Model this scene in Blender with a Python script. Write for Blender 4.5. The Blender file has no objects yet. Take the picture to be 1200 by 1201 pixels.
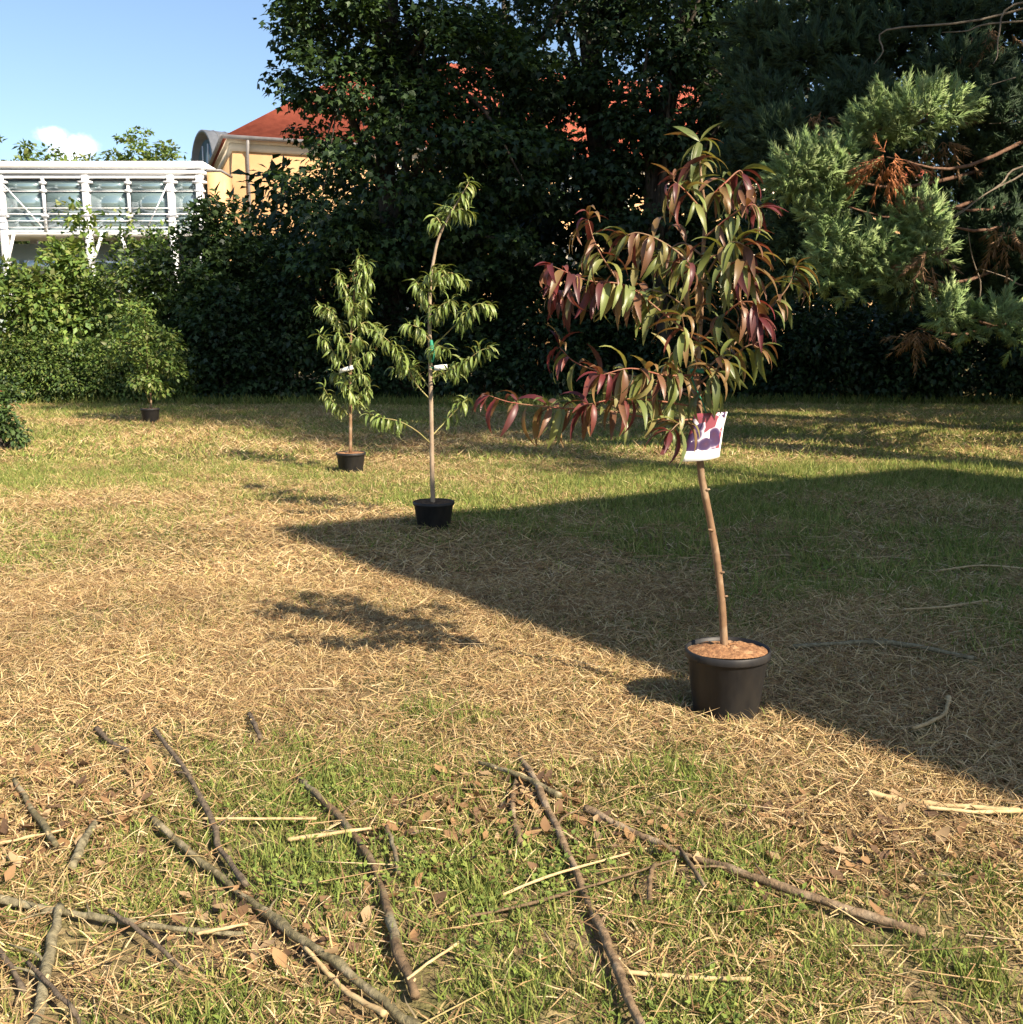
import bpy, math, random
import numpy as np
from mathutils import Vector, Matrix

# ------------------------------------------------------------------ camera, world, sun, exposure
SC = bpy.context.scene
COL = SC.collection
F = 1200.0                      # focal length in photo pixels (photo 1200 wide)
H = 1.464                       # eye height
TH = math.atan(202.0 / F)       # camera pitch below the horizon
cam = bpy.data.objects.new('camera', bpy.data.cameras.new('camera'))
COL.objects.link(cam)
cam.data.sensor_fit = 'HORIZONTAL'
cam.data.sensor_width = 36.0
cam.data.lens = 36.0 * F / 1200.0
cam.data.clip_start = 0.05
cam.data.clip_end = 3000.0
cam.location = (0, 0, H)
cam.rotation_euler = (math.pi / 2 - TH, 0, 0)
SC.camera = cam

SUN_EL, SUN_AZ = math.radians(38.7), math.radians(135.0)     # azimuth clockwise from +Y (the viewing direction)
DSH = (-0.883, 0.883)                                          # shadow shift per metre of height
world = bpy.data.worlds.new('World'); SC.world = world; world.use_nodes = True
wt = world.node_tree; wt.nodes.clear()
def wn(t): return wt.nodes.new(t)
sky = wn('ShaderNodeTexSky'); sky.sky_type = 'NISHITA'; sky.sun_disc = False
sky.sun_elevation = SUN_EL; sky.sun_rotation = SUN_AZ
sky.air_density = 1.0; sky.dust_density = 0.9; sky.ozone_density = 2.2
bg = wn('ShaderNodeBackground'); bg.inputs['Strength'].default_value = 0.078
tc = wn('ShaderNodeTexCoord'); wo = wn('ShaderNodeOutputWorld')
# small fair-weather clouds low over the horizon
nz = wn('ShaderNodeTexNoise'); nz.inputs['Scale'].default_value = 17.0; nz.inputs['Detail'].default_value = 7.0
nz.inputs['Roughness'].default_value = 0.62
wt.links.new(tc.outputs['Generated'], nz.inputs['Vector'])
prev = None
for (dx, dy, dz, r) in ((-0.375, 0.912, 0.158, .040), (-0.392, 0.906, 0.170, .030), (-0.66, .72, .33, .12), (.72, .62, .25, .12),
                        (-.9, -.1, .22, .10), (.2, -.95, .26, .13)):
    v = Vector((dx, dy, dz)).normalized()
    d = wn('ShaderNodeVectorMath'); d.operation = 'SUBTRACT'; d.inputs[1].default_value = v
    wt.links.new(tc.outputs['Generated'], d.inputs[0])
    sc_ = wn('ShaderNodeVectorMath'); sc_.operation = 'MULTIPLY'; sc_.inputs[1].default_value = (1, 1, 1.7)
    wt.links.new(d.outputs[0], sc_.inputs[0])
    ln = wn('ShaderNodeVectorMath'); ln.operation = 'LENGTH'; wt.links.new(sc_.outputs[0], ln.inputs[0])
    mr = wn('ShaderNodeMapRange'); mr.inputs[1].default_value = 0.0; mr.inputs[2].default_value = r
    mr.inputs[3].default_value = 0.62; mr.inputs[4].default_value = 0.0
    wt.links.new(ln.outputs['Value'], mr.inputs[0])
    if prev is None: prev = mr.outputs[0]
    else:
        mx = wn('ShaderNodeMath'); mx.operation = 'MAXIMUM'
        wt.links.new(prev, mx.inputs[0]); wt.links.new(mr.outputs[0], mx.inputs[1]); prev = mx.outputs[0]
ad = wn('ShaderNodeMath'); ad.operation = 'ADD'
wt.links.new(prev, ad.inputs[0]); wt.links.new(nz.outputs['Fac'], ad.inputs[1])
cr = wn('ShaderNodeMapRange'); cr.inputs[1].default_value = 0.74; cr.inputs[2].default_value = 1.02
cr.interpolation_type = 'SMOOTHSTEP'
wt.links.new(ad.outputs[0], cr.inputs[0])
cm = wn('ShaderNodeMath'); cm.operation = 'MULTIPLY'; cm.inputs[1].default_value = 0.85
wt.links.new(cr.outputs[0], cm.inputs[0])
mixc = wn('ShaderNodeMix'); mixc.data_type = 'RGBA'
wt.links.new(cm.outputs[0], mixc.inputs[0]); wt.links.new(sky.outputs[0], mixc.inputs[6])
mixc.inputs[7].default_value = (11., 11.2, 11.8, 1)
wt.links.new(mixc.outputs[2], bg.inputs['Color']); wt.links.new(bg.outputs[0], wo.inputs['Surface'])

sun = bpy.data.objects.new('sun', bpy.data.lights.new('sun', 'SUN')); COL.objects.link(sun)
sun.data.energy = 4.9; sun.data.angle = math.radians(0.53); sun.data.color = (1.0, 0.87, 0.70)
sun.rotation_euler = Vector((DSH[0], DSH[1], -1)).to_track_quat('-Z', 'Y').to_euler()
sun.location = (20, -20, 30)

vs = SC.view_settings
vs.view_transform = 'Standard'; vs.look = 'None'; vs.exposure = 1.35; vs.gamma = 1.0; vs.use_curve_mapping = False
SC.cycles.use_light_tree = False; SC.cycles.max_bounces = 4; SC.cycles.diffuse_bounces = 2; SC.cycles.glossy_bounces = 2
SC.cycles.transmission_bounces = 4; SC.cycles.transparent_max_bounces = 6
SC.cycles.caustics_reflective = False; SC.cycles.caustics_refractive = False

# ------------------------------------------------------------------ helpers
CT, ST = math.cos(TH), math.sin(TH)
def ray(px, py):
    x = (px - 600.0) / F; y = (600.5 - py) / F
    return np.array([x, CT + y * ST, -ST + y * CT])
def gnd(px, py):
    r = ray(px, py); t = -H / r[2]
    return np.array([r[0] * t, r[1] * t, 0.0])
def at(px, py, Y):
    """the point on the pixel's ray at forward distance Y"""
    r = ray(px, py); t = Y / r[1]
    return np.array([r[0] * t, Y, H + r[2] * t])

class Noise:
    def __init__(s, seed, n=64):
        s.g = np.random.RandomState(seed).rand(n, n); s.n = n
    def __call__(s, x, y):
        x = np.asarray(x, float); y = np.asarray(y, float)
        xi = np.floor(x).astype(int); yi = np.floor(y).astype(int); fx = x - xi; fy = y - yi
        fx = fx * fx * (3 - 2 * fx); fy = fy * fy * (3 - 2 * fy); n = s.n; g = s.g
        a = g[xi % n, yi % n]; b = g[(xi + 1) % n, yi % n]; c = g[xi % n, (yi + 1) % n]; d = g[(xi + 1) % n, (yi + 1) % n]
        return a * (1 - fx) * (1 - fy) + b * fx * (1 - fy) + c * (1 - fx) * fy + d * fx * fy
NA, NB, NC, ND = Noise(1), Noise(2), Noise(3), Noise(4)
def fbm(N, x, y, o=3):
    v = 0; a = .5; t = 0
    for _ in range(o):
        v = v + a * N(x, y); t += a; x = x * 2.03 + 7.1; y = y * 2.03 + 3.7; a *= .5
    return v / t
def hz(x, y):
    return 0.05 * (fbm(NA, np.asarray(x) * .45, np.asarray(y) * .45, 2) - .5) + 0.02 * (NB(np.asarray(x) * 2.3, np.asarray(y) * 2.3) - .5)
def hz1(x, y): return float(hz(np.array([x]), np.array([y]))[0])

def nrm(v):
    v = np.asarray(v, float); return v / (np.linalg.norm(v, axis=-1, keepdims=True) + 1e-9)

def raw_mesh(name, V, loops, starts, totals, col=None, smooth=False):
    me = bpy.data.meshes.new(name)
    me.vertices.add(len(V)); me.vertices.foreach_set('co', np.asarray(V, np.float32).ravel())
    me.loops.add(len(loops)); me.loops.foreach_set('vertex_index', np.asarray(loops, np.int32))
    me.polygons.add(len(starts)); me.polygons.foreach_set('loop_start', np.asarray(starts, np.int32))
    try: me.polygons.foreach_set('loop_total', np.asarray(totals, np.int32))
    except Exception: pass
    me.update(calc_edges=True)
    if smooth: me.polygons.foreach_set('use_smooth', np.ones(len(starts), bool))
    if col is not None:
        ca = me.color_attributes.new('Col', 'FLOAT_COLOR', 'POINT')
        c4 = np.ones((len(V), 4), np.float32); c4[:, :3] = col
        ca.data.foreach_set('color', c4.ravel())
    return me
def poly_mesh(name, V, faces, col=None, smooth=False):
    loops = [i for f in faces for i in f]; tot = [len(f) for f in faces]
    st = np.concatenate([[0], np.cumsum(tot)[:-1]])
    return raw_mesh(name, np.asarray(V), loops, st, tot, col, smooth)

def link(name, me, mat=None, parent=None):
    o = bpy.data.objects.new(name, me); COL.objects.link(o)
    if mat is not None and me is not None and len(me.materials) == 0: me.materials.append(mat)
    if parent is not None: o.parent = parent
    return o
def tag(o, label=None, cat=None, group=None, kind=None):
    if label: o['label'] = label
    if cat: o['category'] = cat
    if group: o['group'] = group
    if kind: o['kind'] = kind
    return o
def thing(name, label, cat, loc=(0, 0, 0), group=None):
    o = link(name, None); o.location = tuple(float(c) for c in loc); o.empty_display_size = .1
    return tag(o, label, cat, group)

class MB:
    """collects shapes and links them as one mesh object"""
    def __init__(s): s.V = []; s.F = []; s.C = []; s.n = 0
    def add(s, V, Fc, col=None):
        V = np.asarray(V, float); s.V.append(V); s.F += [tuple(i + s.n for i in f) for f in Fc]; s.n += len(V)
        if col is not None:
            s.C.append(np.broadcast_to(np.asarray(col, float), (len(V), 3)))
        return s
    def box(s, c, size, R=None):
        c = np.asarray(c, float); h = np.asarray(size, float) / 2
        V = np.array([[x, y, z] for x in (-1, 1) for y in (-1, 1) for z in (-1, 1)]) * h
        if R is not None: V = V @ np.asarray(R).T
        return s.add(V + c, [(0, 1, 3, 2), (4, 6, 7, 5), (0, 4, 5, 1), (2, 3, 7, 6), (0, 2, 6, 4), (1, 5, 7, 3)])
    def tube(s, pts, rad, n=6, col=None, seg=4, wob=0, rs=None, cap=True):
        V, Fc = tube(pts, rad, n, seg, wob, rs, cap)
        return s.add(V, Fc, col)
    def build(s, name, mat, parent=None, smooth=False):
        me = poly_mesh(name, np.concatenate(s.V), s.F, np.concatenate(s.C) if s.C else None, smooth)
        return link(name, me, mat, parent)

def smooth_path(pts, rad, seg):
    P = np.asarray(pts, float); R = np.asarray(rad, float)
    if seg <= 1 or len(P) < 3: return P, R
    Q = np.vstack([2 * P[0] - P[1], P, 2 * P[-1] - P[-2]]); out = []; ro = []
    for i in range(len(P) - 1):
        for k in range(seg):
            t = k / seg; p0, p1, p2, p3 = Q[i:i + 4]
            out.append(.5 * ((2 * p1) + (-p0 + p2) * t + (2 * p0 - 5 * p1 + 4 * p2 - p3) * t * t + (-p0 + 3 * p1 - 3 * p2 + p3) * t ** 3))
            ro.append(R[i] * (1 - t) + R[i + 1] * t)
    out.append(P[-1]); ro.append(R[-1])
    return np.array(out), np.array(ro)
def tube(pts, rad, n=6, seg=4, wob=0, rs=None, cap=True):
    P, R = smooth_path(pts, rad, seg)
    T = nrm(np.gradient(P, axis=0)); up = np.array([0, 0, 1.0])
    if abs(T[0][2]) > .9: up = np.array([0, 1.0, 0])
    V = []; a = np.arange(n) * 2 * math.pi / n
    x = nrm(np.cross(up, T[0]))
    for i in range(len(P)):
        x = nrm(x - T[i] * np.dot(x, T[i])); y = np.cross(T[i], x)
        r = R[i] * (1 + (wob * (rs.rand(n) - .5) if wob else 0))
        V.append(P[i] + (np.cos(a) * r)[:, None] * x + (np.sin(a) * r)[:, None] * y)
    V = np.concatenate(V); Fc = []
    for i in range(len(P) - 1):
        for k in range(n):
            Fc.append((i * n + k, i * n + (k + 1) % n, (i + 1) * n + (k + 1) % n, (i + 1) * n + k))
    if cap: Fc.append(tuple(range(n))[::-1]); Fc.append(tuple(range((len(P) - 1) * n, len(P) * n)))
    return V, Fc

def frames(d, n):
    y = nrm(d); x = nrm(np.cross(y, n)); z = np.cross(x, y)
    return np.stack([x, y, z], axis=-1)         # columns
def scatter(name, tv, tf, pos, R, scale, col, smooth=False):
    """N copies of a small template (all triangles or all quads) as one mesh"""
    tv = np.asarray(tv, float); tf = np.asarray(tf, int); N = len(pos); k = len(tv); m = tf.shape[1]
    sc = np.asarray(scale, float)
    if sc.ndim == 1: sc = np.repeat(sc[:, None], 3, 1)
    V = np.einsum('nij,nkj->nki', R, tv[None] * sc[:, None, :]) + np.asarray(pos)[:, None, :]
    L = (tf.ravel()[None] + (np.arange(N) * k)[:, None]).ravel()
    nf = N * len(tf)
    return raw_mesh(name, V.reshape(-1, 3), L, np.arange(nf) * m, np.full(nf, m), np.repeat(col, k, axis=0), smooth)

# ------------------------------------------------------------------ materials
def newmat(name):
    m = bpy.data.materials.new(name); m.use_nodes = True; m.node_tree.nodes.clear(); return m
def N_(m, t): return m.node_tree.nodes.new(t)
def L_(m, a, b): m.node_tree.links.new(a, b)
def leaf_mat(name, src='attr', trans=.3, rough=.5, spec=.35, tint=(1.15, 1.1, .6)):
    m = newmat(name); out = N_(m, 'ShaderNodeOutputMaterial'); p = N_(m, 'ShaderNodeBsdfPrincipled')
    p.inputs['Roughness'].default_value = rough; p.inputs['Specular IOR Level'].default_value = spec
    if src == 'attr':
        a = N_(m, 'ShaderNodeVertexColor'); a.layer_name = 'Col'; c = a.outputs['Color']
    else:
        a = N_(m, 'ShaderNodeObjectInfo'); c0 = a.outputs['Color']
        t = N_(m, 'ShaderNodeTexCoord'); nz = N_(m, 'ShaderNodeTexNoise'); nz.inputs['Scale'].default_value = 22.0
        L_(m, t.outputs['Object'], nz.inputs['Vector'])
        hs = N_(m, 'ShaderNodeMix'); hs.data_type = 'RGBA'; hs.blend_type = 'MULTIPLY'; hs.inputs[0].default_value = .5
        L_(m, c0, hs.inputs[6]); L_(m, nz.outputs['Color'], hs.inputs[7])
        ga = N_(m, 'ShaderNodeMix'); ga.data_type = 'RGBA'; ga.blend_type = 'MULTIPLY'; ga.inputs[0].default_value = 1
        ga.inputs[7].default_value = (1.3, 1.3, 1.3, 1)
        L_(m, hs.outputs[2], ga.inputs[6]); c = ga.outputs[2]
    L_(m, c, p.inputs['Base Color'])
    tr = N_(m, 'ShaderNodeBsdfTranslucent'); mt = N_(m, 'ShaderNodeMix'); mt.data_type = 'RGBA'; mt.blend_type = 'MULTIPLY'
    mt.inputs[0].default_value = 1; mt.inputs[7].default_value = (*tint, 1)
    L_(m, c, mt.inputs[6]); L_(m, mt.outputs[2], tr.inputs['Color'])
    ms = N_(m, 'ShaderNodeMixShader'); ms.inputs[0].default_value = trans
    L_(m, p.outputs[0], ms.inputs[1]); L_(m, tr.outputs[0], ms.inputs[2]); L_(m, ms.outputs[0], out.inputs['Surface'])
    return m
def pbr(name, c1, c2=None, scale=8.0, rough=.7, spec=.3, bump=0, stretch=(1, 1, 1), detail=5, metal=0, lo=.35, hi=.65, c3=None, sc3=2.0):
    m = newmat(name); out = N_(m, 'ShaderNodeOutputMaterial'); p = N_(m, 'ShaderNodeBsdfPrincipled')
    p.inputs['Roughness'].default_value = rough; p.inputs['Specular IOR Level'].default_value = spec; p.inputs['Metallic'].default_value = metal
    L_(m, p.outputs[0], out.inputs['Surface'])
    if c2 is None: p.inputs['Base Color'].default_value = (*c1, 1); return m
    t = N_(m, 'ShaderNodeTexCoord'); mp = N_(m, 'ShaderNodeMapping'); mp.inputs['Scale'].default_value = stretch
    L_(m, t.outputs['Object'], mp.inputs['Vector'])
    nz = N_(m, 'ShaderNodeTexNoise'); nz.inputs['Scale'].default_value = scale; nz.inputs['Detail'].default_value = detail
    nz.inputs['Roughness'].default_value = .62
    L_(m, mp.outputs[0], nz.inputs['Vector'])
    r = N_(m, 'ShaderNodeMapRange'); r.inputs[1].default_value = lo; r.inputs[2].default_value = hi; L_(m, nz.outputs['Fac'], r.inputs[0])
    mx = N_(m, 'ShaderNodeMix'); mx.data_type = 'RGBA'; mx.inputs[6].default_value = (*c1, 1); mx.inputs[7].default_value = (*c2, 1)
    L_(m, r.outputs[0], mx.inputs[0]); c = mx.outputs[2]
    if c3 is not None:
        n3 = N_(m, 'ShaderNodeTexNoise'); n3.inputs['Scale'].default_value = sc3; n3.inputs['Detail'].default_value = 4
        L_(m, mp.outputs[0], n3.inputs['Vector'])
        r3 = N_(m, 'ShaderNodeMapRange'); r3.inputs[1].default_value = .52; r3.inputs[2].default_value = .66; L_(m, n3.outputs['Fac'], r3.inputs[0])
        m3 = N_(m, 'ShaderNodeMix'); m3.data_type = 'RGBA'; m3.inputs[7].default_value = (*c3, 1)
        L_(m, r3.outputs[0], m3.inputs[0]); L_(m, c, m3.inputs[6]); c = m3.outputs[2]
    L_(m, c, p.inputs['Base Color'])
    if bump:
        b = N_(m, 'ShaderNodeBump'); b.inputs['Strength'].default_value = bump; b.inputs['Distance'].default_value = .01
        L_(m, nz.outputs['Fac'], b.inputs['Height']); L_(m, b.outputs[0], p.inputs['Normal'])
    return m

MAT = {}
MAT['leaf'] = leaf_mat('tree leaves')
MAT['conifer'] = leaf_mat('conifer sprays', trans=.12, rough=.6, spec=.2)
MAT['grass'] = leaf_mat('mown grass', trans=.22, rough=.65, spec=.15, tint=(1.1, 1.05, .7))
MAT['potleaf'] = leaf_mat('sapling leaf', src='obj', trans=.32, rough=.42, spec=.45, tint=(1.2, 1.0, .55))
MAT['bark'] = pbr('dark bark', (.035, .028, .022), (.09, .075, .058), 6, .9, .1, .6, (4, 4, .8))
MAT['redbark'] = pbr('red brown bark', (.09, .05, .032), (.17, .10, .065), 5, .9, .1, .6, (4, 4, .6))
MAT['deadtwig'] = pbr('dead twig bark', (.22, .18, .13), (.12, .095, .07), 14, .9, .1)
MAT['stem'] = pbr('sapling stem bark', (.24, .145, .075), (.14, .08, .045), 20, .6, .3, .3, (1, 1, .5), c3=(.33, .24, .15), sc3=14)
MAT['palestem'] = pbr('pale sapling stem bark', (.36, .28, .19), (.24, .17, .11), 18, .6, .3, .3, (1, 1, .4))
MAT['redtwig'] = pbr('red twig bark', (.26, .07, .045), (.20, .12, .06), 20, .55, .3)
MAT['greentwig'] = pbr('green twig bark', (.22, .24, .07), (.28, .20, .09), 12, .6, .3)
MAT['pot'] = pbr('black nursery pot plastic', (.012, .012, .013), (.022, .021, .021), 26, .5, .3, .08, (1, 1, .4), c3=(.028, .025, .022), sc3=7)
MAT['soil'] = pbr('dry coir potting soil', (.36, .19, .09), (.17, .085, .045), 60, .95, .1, 1.0, c3=(.42, .25, .13), sc3=18)
MAT['darksoil'] = pbr('potting soil', (.15, .10, .06), (.07, .045, .03), 60, .95, .1, 1.0)
MAT['white'] = pbr('white painted steel', (.78, .79, .80), (.70, .71, .72), 3, .45, .4)
MAT['greysteel'] = pbr('grey steel', (.42, .44, .46), (.36, .38, .40), 4, .5, .4)
MAT['zinc'] = pbr('zinc sheet roof', (.12, .13, .145), (.17, .18, .195), 3, .5, .5, 0, (1, 1, .3))
MAT['plaster'] = pbr('yellow ochre plaster', (.60, .375, .19), (.52, .32, .155), 1.2, .9, .15)
MAT['cornice'] = pbr('cream cornice plaster', (.62, .55, .42), (.52, .46, .36), 1.5, .9, .15)
MAT['gutter'] = pbr('grey zinc gutter', (.16, .15, .145), (.22, .21, .2), 3, .5, .5)
MAT['render'] = pbr('house wall render', (.55, .53, .48), (.48, .46, .42), 1.5, .9, .15)
MAT['plastic_white'] = pbr('white label plastic', (.75, .75, .73))
MAT['green_tie'] = pbr('green plant tie', (.03, .22, .13))

def roof_mat():
    m = pbr('red clay tile roof', (.42, .105, .06), (.31, .075, .045), 2.2, .85, .15)
    nt = m.node_tree; p = [n for n in nt.nodes if n.type == 'BSDF_PRINCIPLED'][0]
    t = N_(m, 'ShaderNodeTexCoord'); w = N_(m, 'ShaderNodeTexWave'); w.wave_type = 'BANDS'; w.bands_direction = 'Z'
    w.inputs['Scale'].default_value = 4.2; w.inputs['Distortion'].default_value = .6
    L_(m, t.outputs['Object'], w.inputs['Vector'])
    b = N_(m, 'ShaderNodeBump'); b.inputs['Strength'].default_value = .35; b.inputs['Distance'].default_value = .03
    L_(m, w.outputs['Fac'], b.inputs['Height']); L_(m, b.outputs[0], p.inputs['Normal'])
    return m
MAT['roof'] = roof_mat()
def glass_mat():
    m = newmat('blue grey glazing'); out = N_(m, 'ShaderNodeOutputMaterial')
    g = N_(m, 'ShaderNodeBsdfGlossy'); g.inputs['Roughness'].default_value = .03; g.inputs['Color'].default_value = (.75, .84, .9, 1)
    t = N_(m, 'ShaderNodeBsdfTransparent'); t.inputs['Color'].default_value = (.36, .47, .50, 1)
    d = N_(m, 'ShaderNodeBsdfDiffuse'); d.inputs['Color'].default_value = (.17, .25, .26, 1)
    a = N_(m, 'ShaderNodeMixShader'); a.inputs[0].default_value = .72; L_(m, t.outputs[0], a.inputs[1]); L_(m, d.outputs[0], a.inputs[2])
    b = N_(m, 'ShaderNodeMixShader'); b.inputs[0].default_value = .22; L_(m, a.outputs[0], b.inputs[1]); L_(m, g.outputs[0], b.inputs[2])
    L_(m, b.outputs[0], out.inputs['Surface']); return m
MAT['glass'] = glass_mat()
MAT['window'] = pbr('dark window glass', (.05, .06, .07), rough=.1, spec=.6)

def ground_mat():
    m = newmat('dry lawn soil and thatch'); out = N_(m, 'ShaderNodeOutputMaterial'); p = N_(m, 'ShaderNodeBsdfPrincipled')
    p.inputs['Roughness'].default_value = .95; p.inputs['Specular IOR Level'].default_value = .1
    L_(m, p.outputs[0], out.inputs['Surface'])
    t = N_(m, 'ShaderNodeTexCoord')
    def noise(s, d=6):
        n = N_(m, 'ShaderNodeTexNoise'); n.inputs['Scale'].default_value = s; n.inputs['Detail'].default_value = d; n.inputs['Roughness'].default_value = .65
        L_(m, t.outputs['Object'], n.inputs['Vector']); return n
    def ramp(n, a, b):
        r = N_(m, 'ShaderNodeMapRange'); r.inputs[1].default_value = a; r.inputs[2].default_value = b; L_(m, n.outputs['Fac'], r.inputs[0]); return r.outputs[0]
    def mix(f, a, b):
        x = N_(m, 'ShaderNodeMix'); x.data_type = 'RGBA'; L_(m, f, x.inputs[0])
        for k, c in ((6, a), (7, b)):
            if isinstance(c, tuple): x.inputs[k].default_value = (*c, 1)
            else: L_(m, c, x.inputs[k])
        return x.outputs[2]
    n1 = noise(.9); n2 = noise(28); n3 = noise(7)
    c = mix(ramp(n2, .35, .65), (.10, .065, .038), (.30, .215, .115))
    c2 = mix(ramp(n2, .35, .65), (.05, .06, .02), (.17, .17, .06))
    c = mix(ramp(n1, .45, .6), c, c2)
    c = mix(ramp(n3, .55, .75), c, (.36, .27, .15))
    L_(m, c, p.inputs['Base Color'])
    b = N_(m, 'ShaderNodeBump'); b.inputs['Strength'].default_value = .9; b.inputs['Distance'].default_value = .02
    L_(m, n2.outputs['Fac'], b.inputs['Height']); L_(m, b.outputs[0], p.inputs['Normal'])
    return m
MAT['ground'] = ground_mat()

# ------------------------------------------------------------------ ground: one sheet out to the horizon
def axis(lo, hi, step, far):
    core = np.arange(lo, hi + 1e-6, step); ext = [1.5, 4, 10, 25, 60, 150, 400, far]
    return np.concatenate([lo - np.array(ext[::-1]), core, hi + np.array(ext)])
gx = axis(-16, 16, .25, 1500); gy = axis(0, 30, .25, 1500)
X, Y = np.meshgrid(gx, gy, indexing='ij'); fade = ((np.abs(X) <= 16) & (Y >= 0) & (Y <= 30))
Z = np.where(fade, hz(X, Y), 0.0)
nx, ny = len(gx), len(gy); idx = np.arange(nx * ny).reshape(nx, ny)
Q = np.stack([idx[:-1, :-1], idx[1:, :-1], idx[1:, 1:], idx[:-1, 1:]], -1).reshape(-1, 4)
me = raw_mesh('ground', np.stack([X, Y, Z], -1).reshape(-1, 3), Q.ravel(), np.arange(len(Q)) * 4, np.full(len(Q), 4), None, True)
tag(link('ground', me, MAT['ground']), 'dry mown lawn of straw and patchy green grass', 'ground', kind='structure')

# ------------------------------------------------------------------ buildings
def rotz(a): c, s = math.cos(a), math.sin(a); return np.array([[c, -s, 0], [s, c, 0], [0, 0, 1.0]])

def yellow_building():
    phi = math.radians(20); R = rotz(phi); C0 = np.array([at(273, 190, 53.0)[0], 53.0, 0])
    root = thing('yellow_building', 'yellow plastered building with red tiled hip roof behind the trees', 'building', C0)
    root.rotation_euler = (0, 0, phi)
    W, D, E = 44.0, 13.0, 11.3            # local x along the front, y to the back, eave height
    MB().box((W / 2, D / 2, E / 2 - .3), (W, D, E - .6)).build('wall', MAT['plaster'], root)
    m = MB().box((W / 2, D / 2, E - .42), (W + .24, D + .24, .36)); m.box((W / 2, D / 2, E - .12), (W + .5, D + .5, .22))
    m.build('cornice', MAT['cornice'], root)
    o = .45; rz = E + 6.2
    V = [(-o, -o, E), (W + o, -o, E), (W + o, D + o, E), (-o, D + o, E), (D / 2 + 2.5, D / 2, rz), (W - D / 2 - 2.5, D / 2, rz)]
    MB().add(V, [(0, 1, 5, 4), (1, 2, 5), (2, 3, 4, 5), (3, 0, 4), (3, 2, 1, 0)]).build('roof', MAT['roof'], root)
    g = MB()
    g.tube([(-o - .05, -o - .06, E - .02), (W + o, -o - .06, E - .02)], [.1, .1], 8, seg=1)
    g.tube([(-o - .06, -o - .05, E - .02), (-o - .06, D + o, E - .02)], [.1, .1], 8, seg=1)
    g.build('gutter', MAT['gutter'], root)
    d = MB(); d.tube([(.72, -o - .05, E - .1), (.72, -.1, E - .75), (.72, -.1, .1)], [.08, .08, .08], 8, seg=1)
    d.build('downpipe', MAT['gutter'], root)
    for fl in range(3):
        for k in range(11):
            x = 8.4 + k * 3.2; z = 2.0 + fl * 3.5
            w = MB().box((x, -.01, z + .85), (1.1, .06, 1.7)).build('window', MAT['window'], root)
            f = MB()
            for dx in (-.6, 0, .6): f.box((x + dx, -.05, z + .85), (.1, .1, 1.8))
            f.box((x, -.054, z + 1.3), (1.1, .09, .09)); f.box((x, -.056, z + 1.75), (1.3, .1, .1)); f.box((x, -.08, z - .04), (1.4, .2, .1))
            f.build('window_frame', MAT['cornice'], w)
    for k in range(2):
        y = 3.2 + k * 4.2; z = 8.0
        w = MB().box((-.01, y, z + .8), (.06, .9, 1.5)).build('window', MAT['window'], root)
        f = MB()
        for dy in (-.5, .5): f.box((-.05, y + dy, z + .8), (.1, .1, 1.7))
        f.box((-.055, y, z + 1.6), (.1, 1.1, .1)); f.box((-.07, y, z - .02), (.16, 1.2, .1)); f.build('window_frame', MAT['cornice'], w)
yellow_building()

def vault_house():
    """the wing with the curved metal roof behind the yellow building's corner"""
    c = at(243, 200, 74.0); phi = math.radians(35)
    root = thing('stair_tower', 'stair tower with curved grey zinc roof beside the yellow building', 'building', (c[0], c[1], 0))
    root.rotation_euler = (0, 0, phi)
    hw = 2.0; L = 8.0; zb = 13.3; n = 18
    MB().box((L / 2, 0, zb / 2), (L, hw * 2, zb)).build('wall', MAT['plaster'], root)
    V = []; Fc = []
    for x in (-.35, L):
        for r in (hw + .3, hw + .12):
            for k in range(n + 1):
                a = math.pi * k / n; V.append((x, -math.cos(a) * r, zb + math.sin(a) * r * 1.05))
    m = n + 1
    for k in range(n):
        Fc += [(k, k + 1, 2 * m + k + 1, 2 * m + k), (m + k, 3 * m + k, 3 * m + k + 1, m + k + 1), (k, m + k, m + k + 1, k + 1), (2 * m + k, 2 * m + k + 1, 3 * m + k + 1, 3 * m + k)]
    Fc += [(0, 2 * m, 3 * m, m), (n, m + n, 3 * m + n, 2 * m + n)]
    MB().add(V, Fc).build('vault_roof', MAT['zinc'], root)
    sm = MB()
    for x in np.arange(.4, L, .8):
        P = [(x, -math.cos(math.pi * k / 12) * (hw + .32), zb + math.sin(math.pi * k / 12) * (hw + .32) * 1.05) for k in range(13)]
        sm.tube(P, [.03] * 13, 4, seg=1)
    sm.build('standing_seam', MAT['gutter'], root)
    V = [(.0, -math.cos(math.pi * k / n) * (hw - .25), zb + .05 + math.sin(math.pi * k / n) * (hw - .25)) for k in range(n + 1)]
    w = MB().add(V + [(.12, v[1], v[2]) for v in V], [tuple(range(n + 1))[::-1], tuple(range(n + 1, 2 * n + 2))] + [(k, k + 1, n + 2 + k, n + 1 + k) for k in range(n)])
    wo = w.build('arched_window', MAT['glass'], root)
    b = MB()
    for y in (-.55, .55): b.box((-.06, y, zb + .75), (.08, .07, 1.4))
    b.box((-.07, 0, zb + .06), (.1, 3.2, .1)); b.build('window_frame', MAT['white'], wo)
vault_house()

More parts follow.
